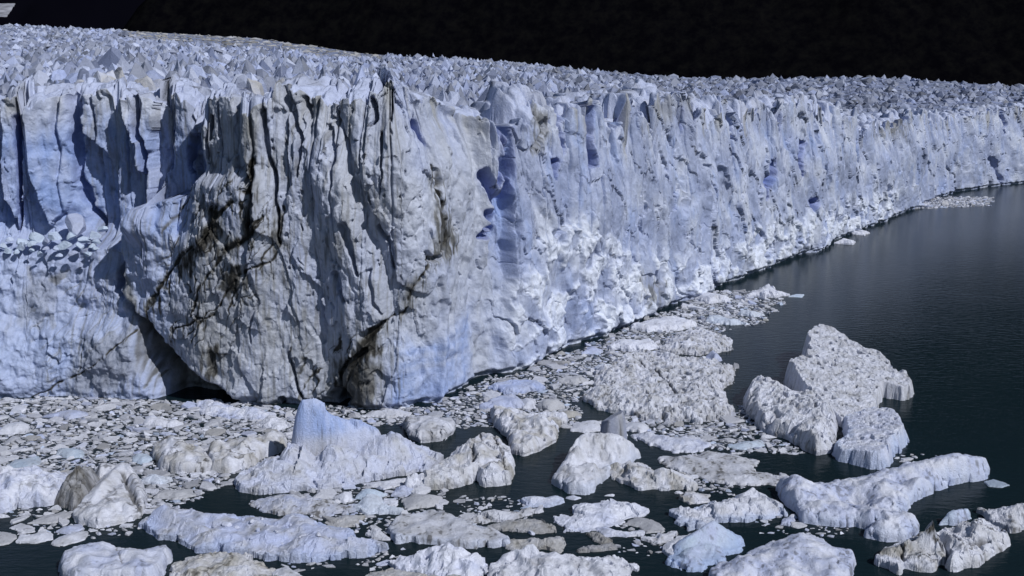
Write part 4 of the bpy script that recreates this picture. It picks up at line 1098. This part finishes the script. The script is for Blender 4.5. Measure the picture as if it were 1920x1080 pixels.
berg("iceberg", "snowy pitted mound at the left picture edge", "iceberg",
     [(-50, 895), (0, 890), (28, 880), (70, 875), (102, 890), (135, 902), (122, 940), (85, 948), (35, 953), (0, 962), (-50, 965)], h=2.2, style="hole", amp=.8, rim=.6, vein=.5, col=WHITE, col2=LAV, dirt=.3, seed=44)
berg("iceberg", "dark pebbled dirty iceberg between the snowy mound and the tent shaped one", "iceberg",
     [(105, 946), (130, 900), (162, 882), (190, 910), (172, 945), (140, 958)], h=2.8, style="pebble", amp=1.1, col=GREY * .8, col2=DIRT * 3, dirt=.35, rim=.7, seed=45)
berg("iceberg", "tent shaped white iceberg with a dirty seam down its flank", "iceberg",
     [(140, 968), (165, 944), (186, 918), (180, 896), (205, 893), (250, 900), (268, 920), (273, 943), (262, 971), (225, 982), (183, 989), (151, 982)],
     h=1.6, back=False, style="smooth", amp=.6, col=WHITE, col2=BEIGE, dirt=.2, rim=.5, vein=.7, seed=46, over=.4,
     rid=[([(160, 965, 950), (195, 940, 905), (230, 905, 867), (248, 908, 872)], 48, 1.2), ([(172, 905, 872), (200, 900, 868)], 40, 1.6), ([(250, 920, 886), (265, 950, 925)], 28, 1.3)], dark=[([(232, 915), (240, 935), (262, 968)], .5, .6)])
for nm, lb, ol, st, cl in (
    ("ice_floe", "low grey plate floe in front of the snowy mound", [(53, 982), (85, 966), (118, 957), (135, 962), (120, 976), (90, 983)], "smooth", GREY),
    ("ice_floe", "cluster like white floe farthest left in the dark pool", [(19, 990), (38, 978), (62, 984), (66, 997), (40, 1001)], "facet", WHITE),
    ("ice_floe", "pale ragged floe in the middle of the left dark pool", [(32, 1018), (36, 998), (60, 1004), (80, 990), (100, 1000), (98, 1012), (66, 1018)], "facet", WHITE),
    ("ice_floe", "flat oval floe at the right of the left dark pool", [(98, 1020), (110, 1005), (140, 997), (162, 998), (156, 1012), (120, 1024)], "smooth", WHITE),
    ("ice_floe", "smooth grey floe cut by the left picture edge", [(-20, 1000), (0, 995), (26, 998), (28, 1010), (14, 1020), (-20, 1024)], "smooth", GREY),
    ("ice_floe", "rounded pale floe touching the tent shaped iceberg's toe", [(104, 998), (120, 984), (150, 982), (156, 992), (130, 1002)], "smooth", LAV)):
    berg(nm, lb, "ice floe", ol, h=.55, style=st, amp=.25, col=cl, col2=GREY, dirt=.3, seed=47 + len(lb), over=.15)
berg("iceberg", "grey ragged tongue of ice directly below the shark fin iceberg", "iceberg",
     [(466, 941), (483, 931), (525, 924), (568, 924), (596, 933), (631, 940), (666, 949), (663, 960), (617, 968), (585, 974), (575, 964), (525, 965), (490, 954)], h=1.0, style="facet", amp=.35, col=LAV, col2=GREY, dirt=.65, seed=60)
berg("ice_floe", "small grey pointed floe right of the ragged ice tongue", "ice floe", [(610, 980), (640, 966), (688, 968), (660, 988), (630, 991)], h=.7, style="facet", amp=.3, col=GREY, col2=BEIGE, dirt=.3, seed=61)
berg("iceberg", "very wide lavender slab littered with small ice blocks", "iceberg",
     [(266, 988), (295, 957), (330, 957), (350, 961), (390, 963), (441, 962), (469, 966), (522, 972), (560, 962), (585, 973), (610, 983), (662, 996), (663, 1007), (701, 1012), (723, 1027), (722, 1033), (695, 1041), (645, 1048), (578, 1053), (540, 1053), (500, 1050), (470, 1042), (400, 1036), (373, 1035), (334, 1014), (303, 1011)],
     h=1.5, style="facet", amp=.4, col=LAV, col2=GREY, dirt=.35, bluelow=.35, rim=.5, seed=62, rid=[([(280, 985, 968), (310, 985, 950), (340, 995, 966), (380, 1010, 984)], 38, 1.3)])
berg("iceberg", "smooth rectangular white berg alone at the bottom left", "iceberg",
     [(115, 1052), (151, 1031), (197, 1025), (229, 1028), (260, 1037), (313, 1033), (319, 1042), (310, 1064), (296, 1088), (280, 1100), (140, 1104), (117, 1080)], h=2.0, style="smooth", amp=.28, col=WHITE, col2=LAV, dirt=.4, rim=.8, over=.3, seed=63, dark=[([(218, 1040), (232, 1085)], .14, .2)])
berg("iceberg", "gravelly beige floe at the bottom edge below the wide lavender slab", "iceberg",
     [(318, 1085), (335, 1054), (387, 1037), (440, 1035), (472, 1040), (497, 1058), (512, 1074), (505, 1110), (320, 1110)], h=1.2, style="crumble", amp=.6, col=WHITE * .9, col2=BEIGE, dirt=.6, seed=64)
berg("ice_floe", "small round topped growler at the bottom edge right of gravelly floe", "ice floe", [(512, 1080), (520, 1064), (540, 1059), (560, 1072), (575, 1090), (520, 1095)], h=.9, style="facet", amp=.3, col=WHITE, col2=GREY, dirt=.4, seed=65)
for lb, ol, st, cl, h in (
    ("clean white wedge floe beside the shark fin iceberg's waterline", [(624, 935), (640, 924), (660, 922), (660, 940), (645, 943)], "smooth", WHITE * 1.1, .9),
    ("pale blue domed floe left of a heap of bluish blocks", [(664, 935), (682, 916), (705, 918), (722, 929), (700, 940)], "smooth", PALE, .9),
    ("heaped bluish white block floe amid the small floes", [(666, 945), (682, 930), (715, 933), (724, 945), (757, 958), (754, 965), (720, 964), (690, 965), (668, 958)], "facet", mix(WHITE, PALE, .5), .9),
    ("grey layered fan floe right of the heaped bluish floe", [(757, 935), (775, 925), (800, 928), (826, 934), (820, 946), (790, 954), (762, 958)], "smooth", GREY, .6),
    ("white beak shaped floe leading towards the creased beige iceberg", [(690, 909), (712, 900), (764, 898), (750, 908), (722, 917)], "smooth", WHITE, .6),
    ("pale upright slice of ice behind the grey layered fan floe", [(735, 930), (742, 912), (764, 910), (775, 920), (760, 932)], "facet", LAV, .8),
    ("small white cone floe left of the broad flat topped slab", [(686, 1003), (706, 990), (722, 1002), (730, 1012), (700, 1012)], "facet", WHITE, .9),
    ("bluish flat floe with blue sheen by the glacier corner", [(915, 729), (956, 713), (997, 713), (1023, 730), (960, 740)], "facet", mix(LAV, BLUE, .3), .9),
    ("smooth pyramid floe left of a row of rounded blocks", [(900, 765), (927, 743), (967, 742), (984, 764), (940, 769)], "smooth", LAV, 1.2),
    ("rounded white ice boulder right of the smooth pyramid floe", [(973, 756), (984, 744), (1004, 749), (1002, 766), (983, 766)], "smooth", WHITE, 1.1),
    ("grey ice boulder between the rounded boulder and the beige plank floe", [(1006, 764), (1020, 750), (1050, 752), (1060, 766), (1030, 771)], "smooth", GREY, 1.0),
    ("beige flat plank of ice with a lit end face", [(1040, 779), (1055, 768), (1088, 772), (1090, 781), (1062, 784)], "smooth", BEIGE, .6),
    ("flat white floe behind the dark upright ice block", [(1071, 808), (1080, 790), (1127, 787), (1124, 808), (1095, 812)], "smooth", WHITE, .5),
    ("white slab floe right of the dark upright ice block", [(1170, 805), (1175, 790), (1200, 790), (1218, 803), (1200, 812)], "smooth", WHITE, .6),
    ("small turquoise white block touching the largest pitted floe", [(1115, 690), (1125, 682), (1149, 684), (1147, 695), (1125, 696)], "facet", mix(WHITE, PALE, .4), .9),
    ("grey flat floe left of the largest pitted floe's corner", [(1037, 716), (1060, 706), (1090, 706), (1106, 714), (1080, 722)], "smooth", GREY, .7),
    ("low pale dome floe beside the long wall's foot", [(1090, 664), (1104, 650), (1127, 655), (1126, 664)], "smooth", LAV, .7),
    ("crumbly white ice heap north of the largest pitted floe", [(1145, 655), (1160, 638), (1190, 640), (1215, 636), (1234, 654), (1200, 660)], "facet", WHITE * 1.08, 1.2),
    ("big smooth white floe against the foot of the long wall", [(1180, 618), (1195, 607), (1221, 601), (1274, 595), (1309, 612), (1270, 620), (1215, 622)], "smooth", WHITE * 1.08, 1.2),
    ("white tilted slab beyond the smooth white floe at the wall", [(1296, 560), (1305, 549), (1345, 553), (1372, 566), (1330, 569)], "smooth", WHITE, 1.3),
    ("pointed white floe farthest out beside the long wall", [(1405, 556), (1420, 543), (1441, 535), (1461, 546), (1477, 554), (1449, 559)], "facet", WHITE * 1.05, 1.2),
    ("isolated blue white growler right of the pointed white floe", [(1479, 557), (1488, 552), (1506, 552), (1504, 558)], "smooth", PALE, .7),
    ("triangular blue white floe with a sharp tip over dark water", [(1386, 590), (1392, 578), (1412, 583), (1434, 592), (1408, 594)], "smooth", mix(WHITE, PALE, .5), 1.0),
    ("blue sided slab floe in front of the triangular floe", [(1326, 604), (1331, 590), (1360, 596), (1396, 608), (1362, 610)], "smooth", mix(WHITE, PALE, .6), 1.1),
    ("round white ice lump sitting between the two grey pitted floes", [(1322, 672), (1328, 661), (1342, 660), (1354, 676), (1340, 681)], "smooth", LAV, 1.4),
    ("lone flat white floe off the receding wall, far side", [(1585, 438), (1596, 433), (1627, 436), (1620, 442)], "smooth", WHITE, 1.0),
    ("lone white floe with a knob off the receding wall, near side", [(1565, 457), (1580, 451), (1603, 454), (1598, 459)], "facet", WHITE, 1.2),
    ("pale blue strip floe in the brash beside rounded pitted iceberg", [(1364, 838), (1385, 828), (1425, 826), (1430, 836), (1395, 844)], "smooth", PALE, .5),
    ("small drifting white sliver above the star shaped floe", [(1134, 930), (1140, 926), (1152, 927), (1150, 931)], "smooth", WHITE, .3),
    ("thin white growler near the lower end of long smooth iceberg", [(1462, 985), (1470, 970), (1485, 966), (1490, 976), (1480, 986)], "facet", LAV, .6),
    ("blue tinted flat floe in the left brash field", [(100, 780), (122, 768), (160, 770), (165, 780), (130, 786)], "smooth", LAV, .7),
    ("long flat white floe at the left edge of brash field", [(-10, 815), (8, 796), (40, 790), (55, 800), (45, 813)], "smooth", WHITE, .8),
    ("pale blue sunken floe left of the snowy pitted mound", [(10, 880), (30, 860), (70, 855), (75, 870), (45, 884)], "smooth", PALE * .85, .5),
    ("twin pale blue lumps in the left brash field", [(106, 855), (110, 842), (140, 840), (157, 846), (155, 858), (130, 859)], "smooth", PALE * .9, .8),
    ("grey white floe heap behind the dirty iceberg with hole", [(268, 800), (275, 786), (310, 782), (340, 796), (320, 802)], "facet", WHITE, .9),
    ("pale blue block beside the dark hole of dirty iceberg", [(248, 866), (250, 850), (275, 848), (285, 862), (268, 872)], "smooth", PALE, .9),
    ("ragged white floe between shark fin and humped floe", [(485, 800), (500, 782), (530, 786), (545, 800), (520, 808)], "facet", WHITE, 1.0),
    ("blue white cake floe right of the tent shaped iceberg", [(268, 905), (280, 888), (318, 890), (325, 902), (300, 910)], "facet", mix(WHITE, PALE, .4), .8),
    ("flat grey floe right of the blue white cake floe", [(285, 934), (310, 918), (360, 915), (364, 930), (330, 938)], "smooth", GREY, .5)):
    berg("ice_floe", lb, "ice floe", ol, h=h, style=st, amp=.3 * min(h, 1), col=cl, col2=mix(cl, GREY, .6), dirt=.3, seed=70 + len(lb) + int(ol[0][0]) % 50, over=.2, res=.15, edge=.8)

# ------------------------------------------------------------------ loose blocks lying on the floes
def make_loose():
    rs = np.random.RandomState(31)
    pr = []
    for i in range(8):
        Vv, Ff = chunk(2, rs, 11, .85, .4, .75, .05)
        pr.append(mesh_from("ice_block", Vv, Ff, np.ones((len(Vv), 1)) * mix(WHITE, LAV, rs.rand()), False))
    bpy.context.view_layer.update()
    deps = bpy.context.evaluated_depsgraph_get()
    def drop(px, py, r, lb, group=None):
        x, y = ground(px, py)
        hit, loc, nrm, ix, ob, mt = scene.ray_cast(deps, cam.location, (Vector((float(x), float(y), 0)) - cam.location).normalized())
        o = link("ice_block", pr[rs.randint(8)], FLOE, None, (loc.x, loc.y, loc.z + r * .22))
        o.rotation_euler = (rs.normal() * .15, rs.normal() * .15, rs.uniform(0, 6.28)); o.scale = (r, r * rs.uniform(.7, 1), r * rs.uniform(.7, 1))
        tag(o, lb, "ice block", group)
    drop(997, 1001, .62, "little bright white ice cube standing before the dark grey wedge floe")
    g = "small ice blocks scattered on the lavender slab"
    big = sorted([.95, .6, .55, .55], reverse=True)
    for px, py, r in ((334, 952, .55), (428, 985, .95), (404, 988, .4), (445, 990, .5), (473, 978, .45), (490, 974, .5), (484, 996, .55), (517, 998, .5), (500, 985, .35), (598, 1004, .6),
                      (585, 968, .35), (455, 975, .4), (545, 985, .3), (560, 1008, .35), (620, 1010, .35), (530, 1020, .3), (395, 1000, .3), (470, 1010, .3)):
        size = "biggest" if r > .9 else "fist like" if r > .52 else "small" if r > .37 else "tiny"
        side = "left horn" if px < 350 else "left part" if px < 440 else "middle" if px < 520 else "right part"
        depth = "near its back rim" if py < 982 else "halfway across" if py < 1000 else "near its front edge"
        drop(px, py, r, "%s white block on the wide lavender slab's %s, %s" % (size, side, depth), g)
make_loose()

# ------------------------------------------------------------------ brash ice between the bergs
BRASH = [  # picture polygons with a density
    ([(-40, 752), (120, 744), (300, 748), (420, 756), (500, 760), (560, 770), (560, 800), (545, 840), (440, 890), (400, 900), (370, 940), (280, 960), (250, 890), (100, 890), (-40, 900)], 1.0),
    ([(560, 762), (760, 768), (830, 756), (890, 718), (960, 702), (1100, 648), (1240, 588), (1300, 566), (1340, 545), (1420, 548), (1400, 575), (1370, 610), (1300, 640), (1250, 670), (1120, 700), (1080, 760), (900, 780), (840, 800), (720, 800), (600, 790)], .95),
    ([(1090, 790), (1180, 778), (1300, 796), (1400, 760), (1440, 815), (1530, 855), (1400, 850), (1300, 840), (1180, 810)], .75),
    ([(1190, 880), (1290, 895), (1400, 912), (1400, 930), (1330, 930), (1290, 920), (1240, 880)], .7),
    ([(-20, 940), (60, 955), (150, 970), (280, 985), (240, 1005), (100, 1010), (30, 975), (-20, 970)], .55),
    ([(700, 760), (900, 770), (1090, 770), (1090, 800), (980, 800), (860, 800), (740, 810)], .8),
    ([(280, 880), (450, 890), (440, 912), (330, 935), (270, 950)], .7),
    ([(470, 925), (700, 900), (840, 900), (830, 975), (720, 1010), (640, 990)], .42),
    ([(1310, 560), (1420, 545), (1470, 558), (1430, 600), (1390, 612), (1330, 600)], .45),
    ([(1380, 975), (1500, 965), (1580, 990), (1640, 1010), (1560, 1015), (1440, 1005)], .16),
    ([(1640, 850), (1750, 850), (1740, 862), (1680, 872)], .15),
    ([(640, 1030), (760, 1030), (745, 1065), (640, 1062)], .25),
    ([(1695, 392), (1740, 372), (1830, 366), (1862, 370), (1850, 386), (1780, 389)], .55),
    ([(1085, 985), (1210, 990), (1260, 1030), (1240, 1060), (1180, 1040), (1100, 1040)], .15),
    ([(860, 930), (1000, 940), (960, 985), (850, 990)], .18), ([(520, 1055), (660, 1045), (720, 1035), (700, 1062), (560, 1075)], .12),
]

def make_brash():
    rs = np.random.RandomState(77)
    cell = 0.22
    x0, x1, y0, y1 = -130.0, 260.0, 120.0, 560.0
    W, H = int((x1 - x0) / cell), int((y1 - y0) / cell)
    occ = np.zeros((H, W), bool)
    for P in OCC:
        a0, a1 = max(0, int((P[:, 0].min() - x0) / cell)), int((P[:, 0].max() - x0) / cell) + 2
        b0, b1 = max(0, int((P[:, 1].min() - y0) / cell)), int((P[:, 1].max() - y0) / cell) + 2
        if b1 < 0 or a1 < 0:
            continue
        gx, gy = np.meshgrid(x0 + (np.arange(a0, min(a1, W)) + .5) * cell, y0 + (np.arange(b0, min(b1, H)) + .5) * cell)
        if gx.size:
            occ[b0:b0 + gx.shape[0], a0:a0 + gx.shape[1]] |= poly_sd(gx, gy, P) > -0.1
    # the glacier's foot
    items = []
    for poly, dens in BRASH:
        q = np.array(poly, float)
        wx, wy = ground(q[:, 0], q[:, 1])
        P = np.stack([wx, wy], -1)
        area = 0.5 * abs(np.dot(wx, np.roll(wy, 1)) - np.dot(wy, np.roll(wx, 1)))
        for r, share in ((2.2, .08), (1.5, .18), (1.05, .34), (.72, .42), (.5, .40), (.34, .26)):
            n = int(area * dens * share / (math.pi * r * r * .55) * 2.2)
            n = min(n, 9000)
            cxs = rs.uniform(wx.min(), wx.max(), n * 2); cys = rs.uniform(wy.min(), wy.max(), n * 2)
            ok = (poly_sd(cxs, cys, P) + fbm(cxs / 6, cys / 6, 2.0, 3) * 3 > 0) & (fbm(cxs / 5, cys / 5, 9., 3) > -0.9 + .8 * (1 - dens))
            want = area * dens * share / (math.pi * r * r * .55)
            got = 0
            for x, y in zip(cxs[ok], cys[ok]):
                if got > want:
                    break
                rr = r * rs.uniform(.75, 1.25); asp = rs.uniform(.38, .85)
                k = max(1, int(rr * .86 / cell)); ky = max(1, int(rr * asp * .86 / cell))
                i, j = int((x - x0) / cell), int((y - y0) / cell)
                if i - k < 0 or j - ky < 0 or i + k >= W or j + ky >= H:
                    continue
                blk = occ[j - ky:j + ky + 1, i - k:i + k + 1]
                if blk.mean() > .28:
                    continue
                blk[:] = True
                items.append((x, y, rr, asp)); got += 1
    items = np.array(items)
    d = np.hypot(items[:, 0], items[:, 1])
    order = np.argsort(-items[:, 2] / d)
    items = items[order]
    print("brash", len(items))
    def plate(rs, n):
        """angular cake of ice: rim, bevelled top and a foot below the water"""
        a = np.sort((np.arange(n) + rs.uniform(-.48, .48, n)) / n * 2 * math.pi)
        r = rs.uniform(.72, 1.15, n)
        ring = np.stack([np.cos(a) * r, np.sin(a) * r], -1)
        h = rs.uniform(.10, .30); t = rs.normal(size=2) * .12
        bot = np.concatenate([ring * 0.97, np.full((n, 1), -.25)], 1)
        mid = np.concatenate([ring * 1.0, (h * .45 + ring @ t)[:, None] * .8], 1)
        sh = rs.uniform(.84, .95)
        top = np.concatenate([ring * sh + rs.normal(size=2) * .05, (h + ring @ t * 1.2 + rs.normal(size=n) * .05)[:, None]], 1)
        ce = np.array([[rs.normal() * .1, rs.normal() * .1, h + rs.normal() * .07]])
        Vv = np.concatenate([bot, mid, top, ce]); i = np.arange(n); j = (i + 1) % n
        quads = np.concatenate([np.stack([i, j, j + n, i + n], -1), np.stack([i + n, j + n, j + 2 * n, i + 2 * n], -1)])
        tri = np.stack([i + 2 * n, j + 2 * n, np.full(n, 3 * n)], -1)
        F3 = np.concatenate([quads[:, [0, 1, 2]], quads[:, [0, 2, 3]], tri])
        return Vv, F3
    def tint(rs):
        u = rs.rand()
        c = mix(WHITE, GREY, rs.uniform(0, .8)) if u < .72 else mix(WHITE, LAV, rs.rand()) if u < .90 else mix(GREY, BEIGE, rs.rand() * .6) if u < .96 else mix(LAV, PALE, .6)
        return c * rs.uniform(.66, 1.14)
    big = []; tones = []
    for i in range(30):
        if rs.rand() < .4:
            Vv, Ff = chunk(2, rs, 10, .55, .35, .8, .08)
        else:
            Vv, Ff = plate(rs, rs.randint(6, 10))
        tn = tint(rs); bl_ = tn[2] / tn[0]
        tones.append("bluish" if bl_ > 1.42 else "white" if tn[0] > .5 else "grey")
        big.append(mesh_from("ice_fragment", Vv, Ff, np.ones((len(Vv), 1)) * tn, False))
    import re
    REF_P, REF_N = [], []
    cut = re.compile(r" (with|before|nearest|behind|left|right|below|amid|by|above|in|at|cut|to|leaving|off|under|running|directly|littered|alone|between|touching|beside|leading|farthest|over|sitting|frozen|pointing|near|ending|joined|tucked|sloping|beyond|against|north|further|and|a dark) .*")
    shorts = [cut.sub("", n) for n in NAMED]
    for n, P in zip(shorts, OCC):
        if shorts.count(n) == 1 and len(n.split()) >= 3 and np.ptp(P[:, 0]) > 3.0:
            REF_P.append(P); REF_N.append(n)
    for x, y, r, asp in items[:300]:
        proto = rs.randint(30)
        o = link("ice_fragment", big[proto], FLOE, None, (x, y, 0.0))
        o.scale = (r, r * asp, r * rs.uniform(.6, 1.0)); o.rotation_euler = (0, 0, rs.normal() * .5 + (math.pi if rs.rand() < .5 else 0))
        dd = [poly_sd(np.array([x]), np.array([y]), P)[0] for P in REF_P]
        kk = int(np.argmax(dd)); gap = -dd[kk]; P = REF_P[kk]; short = REF_N[kk]
        ppx, ppy = proj(x, y, 0.0); qx, qy = proj(P[:, 0], P[:, 1], 0.0)
        if ppx < qx.min():
            side = "left of"
        elif ppx > qx.max():
            side = "right of"
        else:
            side = "in front of" if ppy > np.median(qy) else "behind"
        near = "close" if gap < 1.5 else "just" if gap < 4 else "some way" if gap < 9 else "far"
        sz = "broad" if r > 1.9 else "middling" if r > 1.3 else "small"
        tag(o, "%s %s ice fragment %s %s the %s" % (sz, tones[proto], near, side, short), "ice fragment", "larger fragments of brash ice")
    VV, FF, CC, off = [], [], [], 0
    small = [plate(rs, rs.randint(4, 8)) for _ in range(60)]
    lump = [chunk(1, rs, 9, .55, .3, .8, .12) for _ in range(30)]
    for x, y, r, asp in items[300:]:
        Vv, Ff = small[rs.randint(60)] if rs.rand() < .62 else lump[rs.randint(30)]
        a = rs.normal() * .5 + (math.pi if rs.rand() < .5 else 0); ca, sa = math.cos(a), math.sin(a)
        w = np.empty_like(Vv); sx, sy = Vv[:, 0] * r, Vv[:, 1] * r * asp
        w[:, 0] = sx * ca - sy * sa + x; w[:, 1] = sx * sa + sy * ca + y; w[:, 2] = Vv[:, 2] * r * rs.uniform(.5, 1.5)
        if rs.rand() < .3:
            w[:, 2] += (sx * rs.normal() + sy * rs.normal()) * .16
        VV.append(w); FF.append(Ff + off); off += len(w); CC.append(np.ones((len(w), 1)) * tint(rs))
    # the finest bits fill the gaps between the cakes
    for poly, dens in BRASH[:3]:
        q = np.array(poly, float); wx, wy = ground(q[:, 0], q[:, 1]); P = np.stack([wx, wy], -1)
        area = 0.5 * abs(np.dot(wx, np.roll(wy, 1)) - np.dot(wy, np.roll(wx, 1)))
        n = int(min(area * dens * 1.6, 6500))
        cxs = rs.uniform(wx.min(), wx.max(), n * 3); cys = rs.uniform(wy.min(), wy.max(), n * 3)
        ok = np.where(poly_sd(cxs, cys, P) + fbm(cxs / 6, cys / 6, 2.0, 3) * 2 > 0)[0][:n]
        for k in ok:
            m = rs.randint(4, 6)
            a = np.sort(rs.uniform(0, 2 * math.pi, m)); r = rs.uniform(.16, .5)
            ring = np.stack([np.cos(a) * r * 1.2, np.sin(a) * r * .7], -1)
            top = np.concatenate([ring, np.full((m, 1), rs.uniform(.03, .08))], 1); bot = np.concatenate([ring * 1.1, np.full((m, 1), -.03)], 1)
            w = np.concatenate([bot, top]) + np.array([cxs[k], cys[k], 0])
            i = np.arange(m); j = (i + 1) % m
            f = [[i_, j_, j_ + m] for i_, j_ in zip(i, j)] + [[i_, j_ + m, i_ + m] for i_, j_ in zip(i, j)] + [[m, m + t, m + t + 1] for t in range(1, m - 1)]
            VV.append(w); FF.append(np.array(f) + off); off += len(w); CC.append(np.ones((len(w), 1)) * tint(rs) * rs.uniform(.6, 1))
    o = link("brash_ice", mesh_from("brash_ice", np.concatenate(VV), np.concatenate(FF), np.concatenate(CC), False), FLOE)
    o["kind"] = "stuff"
    print("brash tris", sum(len(f) for f in FF))
make_brash()
print("tris", sum(len(o.data.loops) - 2 * len(o.data.polygons) for o in COL.objects if o.type == 'MESH'))
